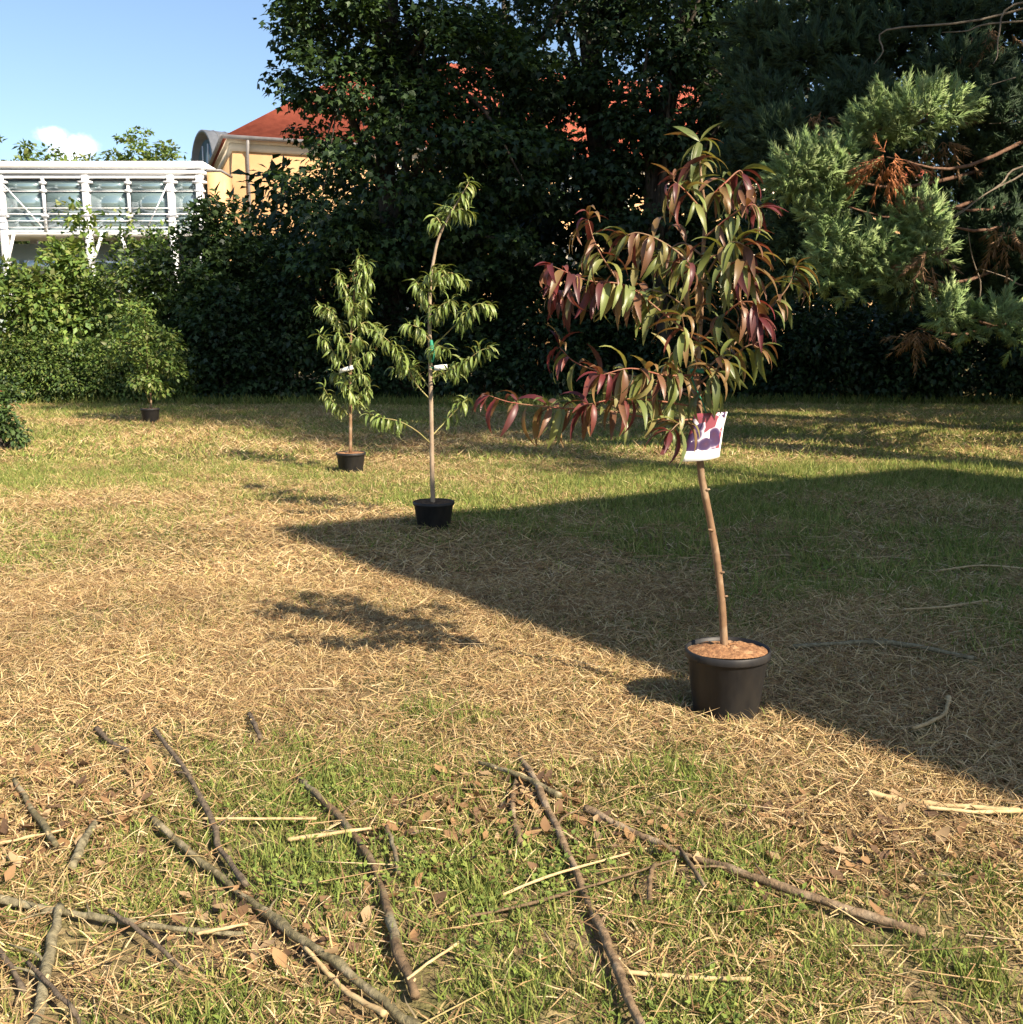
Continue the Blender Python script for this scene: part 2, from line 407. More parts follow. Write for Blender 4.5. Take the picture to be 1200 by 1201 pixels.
def bridge():
    Yb = 50.0; x0 = -41.0; xr = float(at(240, 230, Yb)[0])
    zt = at(100, 190, Yb)[2]; zb = at(100, 278, Yb)[2]
    root = thing('glazed_footbridge', 'white steel footbridge with glass panes linking to the yellow building', 'footbridge', (x0, Yb, 0))
    L = xr - x0; D = 3.0
    px = lambda p: float(at(p, 235, Yb)[0]) - x0
    m = MB(); m.box((L / 2, D / 2, zt - .14), (L + .1, D + .5, .28)); m.box((L / 2, D / 2, zt - .46), (L + .1, D + .36, .12))
    m.build('roof', MAT['white'], root)
    MB().box((L / 2, 0, zt - .68), (L, .14, .12)).build('top_beam', MAT['white'], root)
    m = MB(); m.box((L / 2, D / 2, zb + .2), (L, D + .1, .2)); m.build('deck', MAT['white'], root)
    cols = [px(102 + 99.5 * k) for k in range(-5, 2)]
    cols.append(px(239) - .15)
    for c in cols:
        for yy in (.0, D):
            q = MB(); q.box((c, yy, zt / 2 - .3), (.3, .3, zt - .6)); q.box((c, yy, zt - .92), (.62, .34, .1)); q.box((c, yy, zb + .95), (.5, .33, .1)); q.box((c, yy, zb + 2.1), (.46, .33, .08))
            q.build('column', MAT['white'], root)
    mids = [px(102 + 99.5 * k + 49.5) for k in range(-5, 1)]
    for c in mids:
        q = MB(); q.box((c, -.02, (zt + zb) / 2 - .2), (.13, .13, zt - zb - .9))
        for z in (zb + .95, zb + 2.1, zt - .95): q.box((c, -.03, z), (.3, .2, .12))
        q.build('mullion', MAT['white'], root)
    edges = sorted(cols + mids)
    rails = [zb + .42, zb + .72, zb + 1.02, zb + 1.3]
    for a, b in zip(edges[:-1], edges[1:]):
        w = b - a - .3
        if w < .3: continue
        for (za, zc) in ((zb + .34, zb + 1.06), (zb + 1.1, zb + 2.08), (zb + 2.12, zt - .84)):
            MB().box(((a + b) / 2, .1, (za + zc) / 2), (w + .16, .03, zc - za)).build('pane', MAT['glass'], root)
        q = MB()
        for z in (zb + 1.08, zb + 2.1): q.box(((a + b) / 2, .06, z), (w + .14, .06, .03))
        q.build('transom', MAT['white'], root)
        for z in rails:
            q = MB(); q.tube([(a, -.22, z), (b, -.22, z)], [.022, .022], 6, seg=1); q.build('rail', MAT['white'], root)
        MB().box(((a + b) / 2, D - .1, (zb + zt) / 2), (w + .1, .03, zt - zb - 1.0)).build('pane', MAT['glass'], root)
    for (a, b) in ((px(4), px(50)), (px(200), px(172)), (px(-98), px(-50))):
        q = MB(); q.tube([(a, -.12, zt - .9), (b, -.12, zb + .4)], [.035, .035], 6, seg=1); q.build('brace', MAT['white'], root)
    # lower glazed passage under the deck
    m = MB(); m.box((L / 2, D / 2 + .3, zb - 1.2), (L - .6, .05, 2.1)); m.build('lower_pane', MAT['glass'], root)
    for (a, b) in ((px(2), px(14)), (px(102), px(118)), (px(151), px(140))):
        q = MB(); q.tube([(a, -.1, zb - 1.5), (b, -.1, zb + .1)], [.08, .08], 6, seg=1); q.build('strut', MAT['white'], root)
bridge()
def link_block():
    x0, x1 = float(at(240.5, 230, 50.)[0]) + .05, float(at(258, 230, 50.)[0]); z = float(at(250, 197, 50.4)[2])
    root = thing('link_block', 'narrow ochre block joining the footbridge to the yellow building', 'building', ((x0 + x1) / 2, 50.3, 0))
    MB().box((0, 1.0, z / 2 - .1), (x1 - x0, 2.0, z - .2)).build('wall', MAT['plaster'], root)
    MB().box((0, 1.0, z - .12), (x1 - x0 + .06, 2.06, .1)).build('roof_edge', MAT['gutter'], root)
link_block()

def neighbour_house():
    """house beside the photographer; its roof edge throws the large shadow on the lawn"""
    tip = gnd(312, 622); low = gnd(600, 741); low2 = gnd(1190, 950); up = gnd(1082, 549)
    Hr = 10.0
    A = np.array([tip[0] - DSH[0] * Hr, tip[1] - DSH[1] * Hr]); B = np.array([up[0] - DSH[0] * Hr, up[1] - DSH[1] * Hr])
    u = nrm(B - A); B = A + u * (np.linalg.norm(B - A))
    ld = nrm((low2 - tip)[:2]); g = np.array([u[1], -u[0]])
    # slope run c per metre of drop, so that the verge's shadow runs along the seen edge
    k = ld[1] / ld[0]
    c = (k * -DSH[0] + DSH[1]) / (g[1] - k * g[0]) if abs(g[1] - k * g[0]) > 1e-6 else 1.5
    c = -c if c < 0 else c
    best = min(np.linspace(.2, 4, 400), key=lambda q: abs(np.arctan2(g[1] * q - DSH[1], g[0] * q - DSH[0]) - np.arctan2(ld[1], ld[0])))
    c = best; drop = 3.2; run = c * drop; hl = Hr - drop
    root = thing('neighbour_house', 'pale rendered house with a single pitched roof beside the lawn', 'house', (A[0], A[1], 0))
    def P(a, b, z): return (u[0] * a + g[0] * b, u[1] * a + g[1] * b, z)
    Ln = float(np.linalg.norm(B - A)); i = .25; t = .18
    def prism(a0, a1, b0, b1, z0a, z0b, za, zb_):
        V = [P(a0, b0, z0a), P(a1, b0, z0a), P(a1, b1, z0b), P(a0, b1, z0b), P(a0, b0, za), P(a1, b0, za), P(a1, b1, zb_), P(a0, b1, zb_)]
        return V, [(0, 3, 2, 1), (4, 5, 6, 7), (0, 1, 5, 4), (1, 2, 6, 5), (2, 3, 7, 6), (3, 0, 4, 7)]
    s = drop / run
    m = MB(); m.add(*prism(0, Ln, 0, run, Hr - t, hl - t, Hr, hl)); m.build('roof', MAT['zinc'], root)
    m = MB(); m.add(*prism(i, Ln - i, i, run - i, 0, 0, Hr - t - i * s - .005, hl - t + i * s - .005)); m.build('wall', MAT['render'], root)
    for z in (1.0, 4.0, 7.0):
        for a in np.arange(1.4, Ln - 1, 2.2):
            w = MB(); w.add(*prism(a - .5, a + .5, i - .03, i + .05, z, z, z + 1.4, z + 1.4)); w = w.build('window', MAT['window'], root)
            f = MB()
            f.add(*prism(a - .58, a - .48, i - .06, i + .05, z, z, z + 1.4, z + 1.4)); f.add(*prism(a + .48, a + .58, i - .06, i + .05, z, z, z + 1.4, z + 1.4))
            f.add(*prism(a - .6, a + .6, i - .07, i + .05, z + 1.4, z + 1.4, z + 1.5, z + 1.5)); f.add(*prism(a - .65, a + .65, i - .12, i + .05, z - .08, z - .08, z, z))
            f.build('window_frame', MAT['white'], w)
    print('house', A, B, 'slope', c, 'run', run)
neighbour_house()

# ------------------------------------------------------------------ trees and shrubs
LOBED_V = [(0, 0, 0), (.5, .38, -.06), (.2, .52, .03), (0, 1, -.1), (-.2, .52, .03), (-.5, .38, -.06)]
LOBED_F = [(0, 1, 2), (0, 2, 3), (0, 3, 4), (0, 4, 5)]
OVAL_V = [(0, 0, 0), (.3, .4, .07), (0, 1, -.08), (-.3, .4, .07)]
OVAL_F = [(0, 1, 2), (0, 2, 3)]

def leaf_cloud(name, centres, cr, n_per, size, cols, rs, flat=.5, out_from=None, shape='oval', up=1.0, droop=.5, bright=.35):
    """leaves of one crown: n_per leaves round each twig centre"""
    centres = np.asarray(centres, float); n = len(centres)
    cr = np.broadcast_to(np.asarray(cr, float), (n,))
    ci = np.repeat(np.arange(n), n_per); N = len(ci)
    d = nrm(rs.randn(N, 3)) * (rs.rand(N, 1) ** .45); d[:, 2] *= flat
    off = d * cr[ci][:, None]; pos = centres[ci] + off
    o = off.copy()
    if out_from is not None: o = nrm(o) + .7 * nrm(pos - np.asarray(out_from))
    ld = nrm(o) + rs.randn(N, 3) * .55; ld[:, 2] -= droop
    nn = np.array([0, 0, up]) + .45 * nrm(o) + rs.randn(N, 3) * .45
    c = np.asarray(cols, float); base = c[rs.randint(0, len(c), N)]
    cl = (1 + bright * (rs.rand(n) - .5))[ci]
    col = base * (cl * (1 + .35 * (rs.rand(N) - .5)))[:, None]
    sz = size * (.65 + .7 * rs.rand(N))
    tv, tf = (LOBED_V, LOBED_F) if shape == 'lobed' else (OVAL_V, OVAL_F)
    return scatter(name, tv, tf, pos, frames(ld, nn), sz, col)

def ellipsoid_points(n, c, r, rs, shell=.6, zmin=None):
    d = nrm(rs.randn(n, 3)); t = shell + (1 - shell) * rs.rand(n, 1)
    inner = rs.rand(n) < .25
    t[inner] *= rs.rand(inner.sum(), 1)
    p = np.asarray(c) + d * t * np.asarray(r) * (1 + .18 * np.clip(rs.randn(n, 1), -2, .7))
    if zmin is not None: p[:, 2] = np.maximum(p[:, 2], zmin + .4 * rs.rand(n))
    return p

def broad_tree(name, label, base, trunk_pts, trunk_r, crown_c, crown_r, nclump, cr, nper, size, cols, seed, group=None, cat='tree', shape='lobed',
               nlimb=14, mat='bark', flat=.5, shell=.55, zmin=None, extra=None, bright=.5, pxmin=None):
    rs = np.random.RandomState(seed); root = thing(name, label, cat, base, group); b = np.asarray(base, float)
    cc = np.asarray(crown_c, float) - b
    tp = [np.asarray(p, float) - b for p in trunk_pts]
    MB().tube(tp, trunk_r, 9, seg=4, wob=.12, rs=rs).build('trunk', MAT[mat], root, True)
    cen = ellipsoid_points(nclump, cc, crown_r, rs, shell, None if zmin is None else zmin - b[2])
    if extra is not None: cen = np.vstack([cen, np.asarray(extra, float) - b])
    if pxmin is not None: cen[:, 0] = np.maximum(cen[:, 0], (pxmin - 600) / F * (cen[:, 1] + b[1]) - b[0] + .3 * rs.rand(len(cen)))
    pick = cen[rs.choice(len(cen), min(nlimb, len(cen)), replace=False)]
    P, Rr = smooth_path(tp, trunk_r, 4)
    for q in pick:
        k = int(len(P) * (.25 + .6 * rs.rand())); s = P[min(k, len(P) - 1)]; mid = (s + q) / 2 + np.array([0, 0, .12 * np.linalg.norm(q - s)]) + rs.randn(3) * .15
        r0 = Rr[min(k, len(Rr) - 1)] * .5
        MB().tube([s, mid, q], [r0, r0 * .6, r0 * .15], 6, seg=4).build('limb', MAT[mat], root, True)
    c = link('crown', leaf_cloud('crown', cen, cr * (.7 + .6 * rs.rand(len(cen))), nper, size, cols, rs, flat, cc, shape, bright=bright), MAT['leaf'], root)
    c['kind'] = 'stuff'
    return root

DK = [(.022, .045, .018), (.030, .060, .020), (.040, .072, .022), (.026, .050, .026)]  # leaf greens for the shaded wood, shade put into the colour
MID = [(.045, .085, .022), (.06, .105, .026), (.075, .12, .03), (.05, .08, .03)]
LIT = [(.12, .19, .040), (.15, .22, .046), (.18, .235, .055), (.095, .16, .04), (.17, .19, .06)]  # leaf greens for plants in the sun, sunlight put into the colour

def pxfill(n, x0, x1, y0, y1, Y0, Y1, seed):
    rs = np.random.RandomState(seed); return np.array([at(x0 + (x1 - x0) * rs.rand(), y0 + (y1 - y0) * rs.rand(), Y0 + (Y1 - Y0) * rs.rand()) for _ in range(n)])
def back_trees():
    b = lambda px, Yd: np.array([at(px, 200, Yd)[0], Yd, 0.0])
    # big maple at the left edge of the wood
    o = b(455, 26)
    broad_tree('maple_tree', 'tall dark maple at the left end of the wood, open sky beside it', o,
               [o, o + (.1, 0, 3), o + (-.1, .2, 6.5), o + (.2, 0, 10), o + (.1, 0, 13)], [.34, .28, .22, .15, .05],
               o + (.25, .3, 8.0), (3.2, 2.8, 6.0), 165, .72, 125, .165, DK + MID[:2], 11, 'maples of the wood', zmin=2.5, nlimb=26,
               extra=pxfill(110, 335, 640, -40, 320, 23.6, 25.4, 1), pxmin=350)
    o = b(712, 27)
    broad_tree('maple_tree', 'dark maple with bare forked trunk behind the red leaved sapling', o,
               [o, o + (.3, 0, 3), o + (-.2, .2, 6), o + (-.55, 0, 9), o + (-.9, 0, 12.5)], [.36, .30, .25, .20, .07],
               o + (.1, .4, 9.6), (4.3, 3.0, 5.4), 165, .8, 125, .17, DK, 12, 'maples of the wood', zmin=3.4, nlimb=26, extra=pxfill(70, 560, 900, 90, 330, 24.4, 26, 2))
    o = b(800, 25)
    broad_tree('maple_tree', 'thinner maple leaning behind the red leaved sapling', o,
               [o, o + (-.5, 0, 2.8), o + (-.7, .2, 5), o + (-.2, 0, 8), o + (.2, 0, 11)], [.22, .19, .16, .12, .05],
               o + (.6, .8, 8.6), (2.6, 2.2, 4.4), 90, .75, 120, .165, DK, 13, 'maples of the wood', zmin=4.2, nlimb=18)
    o = b(1010, 31)
    broad_tree('wood_tree', 'broad dark tree behind the conifer at the back of the wood', o,
               [o, o + (0, 0, 4), o + (.2, .2, 8), o + (0, 0, 13)], [.36, .30, .22, .06],
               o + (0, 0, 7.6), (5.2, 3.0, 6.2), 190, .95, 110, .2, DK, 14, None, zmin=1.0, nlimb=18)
    o = b(590, 33)
    broad_tree('wood_tree', 'tall tree deep in the wood between the two maples', o,
               [o, o + (0, 0, 4), o + (.2, .2, 8), o + (0, 0, 12)], [.3, .26, .2, .06],
               o + (0, 0, 7.2), (3.0, 2.6, 4.6), 85, .9, 110, .2, DK, 15, None, zmin=1.5, nlimb=14)

def shrub(label, px, Yd, w, h, seed, cols, nclump=46, nper=95, size=.13, cr=.42, group=None, shape='oval', name='shrub', base_z=.1, depth=None, bright=.6, tall=None):
    rs = np.random.RandomState(seed); x = at(px, 370, Yd)[0]; base = np.array([x, Yd, 0]); root = thing(name, label, 'shrub', base, group)
    dp = depth or w * .75
    cen = ellipsoid_points(nclump, (0, 0, h * .5), (w / 2, dp / 2, h * .5), rs, .5)
    low = np.stack([(rs.rand(nclump // 3) - .5) * w * .95, -dp * .35 * rs.rand(nclump // 3), .1 + .35 * h * rs.rand(nclump // 3)], -1)
    cen = np.vstack([cen, low]); cen[:, 2] = np.clip(cen[:, 2], base_z + .1, None)
    if tall is not None: cen = np.vstack([cen, np.array([(tx, rs.randn() * .15, tz) for tx, tz in tall])])
    for k in range(7):
        q = cen[rs.randint(len(cen))]
        MB().tube([(rs.randn() * .15, rs.randn() * .15, -.05), (q[0] * .4, q[1] * .4, q[2] * .55), q], [.035, .025, .008], 5, seg=4).build('branch', MAT['bark'], root, True)
    c = link('foliage', leaf_cloud('foliage', cen, cr * (.6 + .8 * rs.rand(len(cen))), nper, size, cols, rs, .75, (0, dp * .3, h * .4), shape, bright=bright), MAT['leaf'], root)
    c['kind'] = 'stuff'
    return root

def hz_y(px, py, Yd): return float(at(px, py, Yd)[2])

def shrubs():
    # sunlit hedge at the left, from the frame edge to the wood
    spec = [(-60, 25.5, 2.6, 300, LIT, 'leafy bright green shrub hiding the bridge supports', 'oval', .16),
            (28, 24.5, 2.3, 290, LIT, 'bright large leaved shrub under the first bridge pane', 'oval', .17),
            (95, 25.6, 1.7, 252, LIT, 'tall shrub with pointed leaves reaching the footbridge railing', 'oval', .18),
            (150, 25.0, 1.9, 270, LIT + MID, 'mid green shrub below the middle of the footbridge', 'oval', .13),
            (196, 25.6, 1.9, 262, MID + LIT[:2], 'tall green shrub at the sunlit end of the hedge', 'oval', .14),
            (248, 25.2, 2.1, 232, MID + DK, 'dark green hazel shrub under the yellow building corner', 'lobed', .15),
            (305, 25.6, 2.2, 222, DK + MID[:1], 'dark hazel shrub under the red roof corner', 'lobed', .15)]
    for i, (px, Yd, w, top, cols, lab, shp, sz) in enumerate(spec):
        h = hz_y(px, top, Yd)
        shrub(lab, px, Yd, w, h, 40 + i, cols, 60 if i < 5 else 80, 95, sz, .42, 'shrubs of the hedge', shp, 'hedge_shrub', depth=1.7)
    front = [(-20, 23.4, 1.8, 395, 'low dense bramble bush at the left foot of the hedge'),
             (55, 23.6, 1.9, 385, 'low dense bush with fine leaves left of the small potted tree'),
             (125, 23.8, 1.7, 392, 'low fine leaved bush directly behind the small potted tree'),
             (190, 24.0, 1.4, 378, 'low yellowish bush where the sunlit hedge ends')]
    for i, (px, Yd, w, top, lab) in enumerate(front):
        shrub(lab, px, Yd, w, hz_y(px, top, Yd), 60 + i, LIT + MID, 60, 120, .085, .34, 'low bushes before the hedge', 'oval', 'low_bush', depth=1.0)
    wood = [(258, 24.4, 2.0, 330, 'shaded shrub where the wood begins beside the hedge'),
            (335, 24.8, 2.4, 268, 'tall shaded shrub left of the two peach saplings'),
            (410, 25.0, 2.3, 275, 'shaded shrub behind the smaller peach sapling'),
            (485, 25.2, 2.4, 262, 'shaded shrub behind the tall peach sapling'),
            (560, 25.0, 2.3, 290, 'shaded shrub between peach and plum saplings'),
            (640, 25.0, 2.4, 300, 'shaded shrub left behind the red leaved sapling'),
            (725, 25.4, 2.4, 290, 'shaded shrub straight behind the red leaved sapling'),
            (805, 25.2, 2.3, 310, 'shaded shrub right behind the red leaved sapling'),
            (885, 24.8, 2.3, 330, 'shaded shrub at the edge of the conifer'),
            (965, 24.4, 2.3, 345, 'glossy leaved shaded shrub below the conifer tips'),
            (1045, 24.2, 2.4, 340, 'glossy leaved shaded shrub below the brown conifer sprays'),
            (1125, 24.0, 2.4, 335, 'shaded shrub under the low conifer sprays'),
            (1205, 23.8, 2.6, 320, 'shaded shrub beside the conifer trunk'),
            (1300, 23.6, 2.8, 320, 'shaded shrub beyond the conifer trunk')]
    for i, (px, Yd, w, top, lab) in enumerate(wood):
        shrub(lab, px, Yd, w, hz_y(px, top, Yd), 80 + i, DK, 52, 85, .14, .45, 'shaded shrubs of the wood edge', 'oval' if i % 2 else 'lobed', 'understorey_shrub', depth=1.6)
    # deep wood behind, one dark mass
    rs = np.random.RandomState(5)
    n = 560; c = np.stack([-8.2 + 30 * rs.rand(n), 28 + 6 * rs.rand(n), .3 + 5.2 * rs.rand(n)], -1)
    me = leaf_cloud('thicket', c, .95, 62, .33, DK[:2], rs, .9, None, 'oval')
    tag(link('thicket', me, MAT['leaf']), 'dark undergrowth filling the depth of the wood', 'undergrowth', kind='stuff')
    # shrub tip reaching in at the left frame edge
    root = shrub('rose bush with reddish buds nearest the bare lawn at the hedge', -12, 13.6, .85, 1.1, 77, MID, 26, 60, .075, .17, None, 'oval', 'rose_bush', depth=.8)
    m = MB()
    for (x, y, z) in ((.22, -.3, .80), (.31, -.22, .62)):
        m = MB()
        for k in range(6):
            a = k * 1.05; c = np.array([x, y, z]); d = np.array([math.cos(a), math.sin(a) * .7, .35]); q = np.cross(d, (0, 0, 1.0)) * .018
            m.add([c, c + d * .025 + q, c + d * .045, c + d * .025 - q], [(0, 1, 2, 3)], (.30, .075, .05))
        m.build('flower', MAT['leaf'], root)
    # trees far behind the footbridge
    for i, (px, top, w, lab) in enumerate(((18, 172, 5.2, 'distant tree rising above the left end of the bridge roof'), (62, 184, 3.4, 'low distant treetop just above the bridge roof'),
                                           (160, 178, 4.0, 'distant round treetop above the middle of the bridge'), (196, 168, 5.6, 'distant yellow green treetop beside the curved roof'),
                                           (110, 200, 5.0, 'distant tree seen through the bridge glazing'), (-60, 180, 6, 'distant tree beyond the bridge, left of the first pane'))):
        Yd = 82 + 2 * i; o = np.array([at(px, 190, Yd)[0], Yd, 0]); z = hz_y(px, top, Yd) * 1.05; w += 2
        broad_tree('far_tree', lab, o, [o, o + (0, 0, z * .4), o + (.1, 0, z * .75)], [.35, .28, .08], o + (0, 0, z * .62), (w / 2 + .5, w / 2, z * .36), 170, .95, 60, .42,
                   LIT, 130 + i, 'distant trees behind the footbridge', shape='oval', nlimb=6)

# --- conifer with brushy sprays
CORD_V = [(1, 0, 0), (-.5, 0, .87), (-.5, 0, -.87), (.8, .55, 0), (-.4, .55, .7), (-.4, .55, -.7), (0, 1, 0)]
CORD_F = [(0, 3, 1), (1, 3, 4), (1, 4, 2), (2, 4, 5), (2, 5, 0), (0, 5, 3), (3, 6, 4), (4, 6, 5), (5, 6, 3)]
TUFT_V = [(1, 0, 0), (-.5, 0, .87), (-.5, 0, -.87), (0, 1, 0)]
TUFT_F = [(0, 3, 1), (1, 3, 2), (2, 3, 0)]
def spray_mesh(name, n, ext, tipdir, rs, cols, L=.10, r=.009, dead=False, per=34):
    """brushy spray round the origin: n plumes, each an axis set with short cords"""
    d = nrm(rs.randn(n, 3)); p = d * (.15 + .75 * rs.rand(n, 1) ** .7) * np.asarray(ext)
    ax = nrm(d * .8 + np.asarray(tipdir) * .6 + rs.randn(n, 3) * .45)
    if dead: ax = nrm(np.array([0, 0, -.8]) + d * .5 + rs.randn(n, 3) * .3)
    lp = (.11 + .15 * rs.rand(n)) * (1.9 if dead else 1)
    i = np.repeat(np.arange(n), per); N = n * per; t = rs.rand(N) ** .8
    rad = rs.randn(N, 3); rad -= ax[i] * np.sum(rad * ax[i], 1, keepdims=True); rad = nrm(rad)
    pos = p[i] + ax[i] * (lp[i] * t)[:, None] - np.array([0, 0, 1]) * (.05 * (1 - t))[:, None]
    dr = nrm(ax[i] * .85 + rad * (.75 - .45 * t[:, None]) + rs.randn(N, 3) * .12)
    c = np.asarray(cols, float)
    c = c[rs.randint(0, len(cols), n)][i] * (.75 + .5 * rs.rand(N, 1)) * (.75 + .5 * rs.rand(n))[i][:, None]
    l = L * (1.15 - .5 * t) * (.6 + .8 * rs.rand(N)); rr = np.full(N, r)
    return scatter(name, TUFT_V, TUFT_F, pos, frames(dr, nrm(rs.randn(N, 3))), np.stack([rr, l, rr], -1), c)

def conifer():
    rs = np.random.RandomState(21); base = np.array([9.6, 14.8, 0.0])
    root = thing('giant_sequoia', 'large sequoia with brushy drooping sprays and browned twigs at the lawn edge', 'conifer', base)
    MB().tube([(0, 0, -.1), (0, 0, 1), (.1, 0, 8), (0, .1, 17), (0, 0, 25)], [.75, .58, .42, .24, .04], 14, seg=5, wob=.1, rs=rs).build('trunk', MAT['redbark'], root, True)
    G = [(.21, .30, .10), (.25, .33, .12), (.18, .26, .095), (.27, .34, .14)]  # sprays in the sun: sunlight painted in as a paler green
    Gd = [(.040, .070, .030), (.050, .082, .034), (.034, .058, .030)]  # sprays in shade: same foliage, shade painted in as a darker green
    BR = [(.50, .20, .085), (.44, .17, .07), (.36, .15, .07)]
    BR2 = [(.26, .16, .085), (.2, .12, .065)]
    def limb_to(p, r=.05, sag=.3, mat='redbark'):
        p = np.asarray(p); z0 = max(1.6, p[2] + .5 + rs.rand() * 1.0); s = np.array([0, 0, z0]); m1 = s * .62 + p * .38 + np.array([0, 0, .1]); m2 = s * .22 + p * .78 - np.array([0, 0, sag])
        MB().tube([s, m1, m2, p], [r * 1.6, r * 1.2, r * .7, r * .25], 7, seg=5, wob=.15, rs=rs).build('limb', MAT[mat], root, True)
    # (px, py, distance, half width px, half height px, kind)
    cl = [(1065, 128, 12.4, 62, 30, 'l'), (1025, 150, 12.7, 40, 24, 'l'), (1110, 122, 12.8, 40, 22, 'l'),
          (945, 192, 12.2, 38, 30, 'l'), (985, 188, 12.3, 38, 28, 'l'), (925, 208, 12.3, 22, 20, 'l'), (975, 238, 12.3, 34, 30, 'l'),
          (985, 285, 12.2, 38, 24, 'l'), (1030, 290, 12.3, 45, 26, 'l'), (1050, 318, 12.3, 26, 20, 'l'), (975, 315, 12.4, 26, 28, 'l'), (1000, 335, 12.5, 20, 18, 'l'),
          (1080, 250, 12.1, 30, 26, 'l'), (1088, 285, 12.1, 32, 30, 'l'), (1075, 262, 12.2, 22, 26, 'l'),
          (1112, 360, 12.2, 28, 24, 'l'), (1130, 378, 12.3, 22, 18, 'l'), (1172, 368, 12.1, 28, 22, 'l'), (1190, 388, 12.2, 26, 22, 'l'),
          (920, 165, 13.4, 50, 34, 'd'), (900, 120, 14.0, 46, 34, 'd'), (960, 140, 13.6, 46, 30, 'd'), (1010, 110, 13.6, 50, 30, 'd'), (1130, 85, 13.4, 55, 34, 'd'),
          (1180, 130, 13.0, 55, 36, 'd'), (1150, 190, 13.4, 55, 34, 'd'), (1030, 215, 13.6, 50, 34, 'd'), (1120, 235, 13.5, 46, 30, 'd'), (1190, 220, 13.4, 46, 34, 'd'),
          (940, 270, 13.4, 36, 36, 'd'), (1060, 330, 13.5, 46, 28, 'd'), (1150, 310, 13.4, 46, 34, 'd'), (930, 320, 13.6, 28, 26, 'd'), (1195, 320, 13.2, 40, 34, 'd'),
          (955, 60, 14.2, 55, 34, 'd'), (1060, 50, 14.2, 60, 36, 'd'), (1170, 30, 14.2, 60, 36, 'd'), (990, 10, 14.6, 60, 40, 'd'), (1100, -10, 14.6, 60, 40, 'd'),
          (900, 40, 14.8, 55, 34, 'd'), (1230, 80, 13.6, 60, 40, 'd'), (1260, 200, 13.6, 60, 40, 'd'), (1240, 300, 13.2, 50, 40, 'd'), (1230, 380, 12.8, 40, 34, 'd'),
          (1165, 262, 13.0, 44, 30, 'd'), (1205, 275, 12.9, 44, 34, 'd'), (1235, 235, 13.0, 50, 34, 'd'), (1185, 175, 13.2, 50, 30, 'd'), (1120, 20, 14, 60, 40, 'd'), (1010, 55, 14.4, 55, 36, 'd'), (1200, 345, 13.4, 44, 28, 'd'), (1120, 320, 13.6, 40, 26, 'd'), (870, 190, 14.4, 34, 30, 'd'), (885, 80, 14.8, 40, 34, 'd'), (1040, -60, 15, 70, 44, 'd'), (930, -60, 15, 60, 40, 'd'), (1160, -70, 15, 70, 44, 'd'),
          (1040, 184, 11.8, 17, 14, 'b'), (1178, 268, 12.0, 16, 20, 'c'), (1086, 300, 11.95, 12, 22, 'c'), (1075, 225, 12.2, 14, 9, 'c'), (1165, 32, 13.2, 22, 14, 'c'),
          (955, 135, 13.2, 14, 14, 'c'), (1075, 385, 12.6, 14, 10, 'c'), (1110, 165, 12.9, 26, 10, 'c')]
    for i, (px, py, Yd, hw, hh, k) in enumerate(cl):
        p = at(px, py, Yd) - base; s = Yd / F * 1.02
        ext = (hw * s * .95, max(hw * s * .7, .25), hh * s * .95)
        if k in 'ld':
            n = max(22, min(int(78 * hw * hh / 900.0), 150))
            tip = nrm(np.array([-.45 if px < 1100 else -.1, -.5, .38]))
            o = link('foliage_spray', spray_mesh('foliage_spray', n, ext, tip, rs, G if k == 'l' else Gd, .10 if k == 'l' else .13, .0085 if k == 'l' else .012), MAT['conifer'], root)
            o['kind'] = 'stuff'
        else:
            n = 24 if k == 'b' else 14
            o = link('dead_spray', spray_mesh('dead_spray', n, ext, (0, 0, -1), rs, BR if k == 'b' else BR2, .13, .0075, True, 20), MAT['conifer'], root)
            o['kind'] = 'stuff'; o['label'] = 'browned dry conifer spray'
        o.location = p
        if i % 3 == 0 or k == 'b': limb_to(p, .028 if k != 'd' else .035)
    # bare pale twigs
    for P in ([(1200, 195), (1175, 215), (1150, 232), (1120, 252), (1090, 262)], [(1190, 5), (1172, 40), (1170, 65), (1165, 75)], [(1105, 38), (1135, 36), (1160, 28)],
              [(1180, 245), (1178, 270), (1170, 290)], [(1135, 265), (1140, 300), (1150, 330), (1160, 365)], [(1150, 315), (1180, 325), (1210, 335)], [(1040, 35), (1036, 60), (1025, 75)],
              [(1160, 100), (1195, 90), (1230, 85)], [(1160, 145), (1210, 142)], [(1110, 260), (1130, 248), (1155, 228), (1190, 210), (1230, 190)]):
        if P[0][0] < P[-1][0]: P = P[::-1]
        P = [(P[0][0] + 260, P[0][1] - 55), (P[0][0] + 110, P[0][1] - 12)] + P
        Q = [at(a, b, 13.1 - .12 * j) - base for j, (a, b) in enumerate(P)]
        MB().tube(Q, np.linspace(.018, .004, len(Q)), 6, seg=4, wob=.2, rs=rs).build('bare_twig', MAT['deadtwig'], root, True)
    # the rest of the crown, to the right and above the view
    n = 250; C = []
    while len(C) < n:
        z = 1.2 + 23 * rs.rand() ** 1.15; R = 5.0 * (1 - z / 26) ** .75; a = rs.rand() * 2 * math.pi; r = R * (.35 + .65 * rs.rand() ** .5)
        p = np.array([math.cos(a) * r, math.sin(a) * r, z]); w = p + base
        q = w[0] / w[1] * F + 600
        if z < 6.5 and q < 1215: continue
        if z < 6.0 and (w[0] + w[1]) < 20.5: continue
        C.append(p)
    C = np.array(C); k = 105; N = n * k
    ci = np.repeat(np.arange(n), k); d = nrm(rs.randn(N, 3)); off = d * (rs.rand(N, 1) ** .5) * np.array([.95, .95, .5])
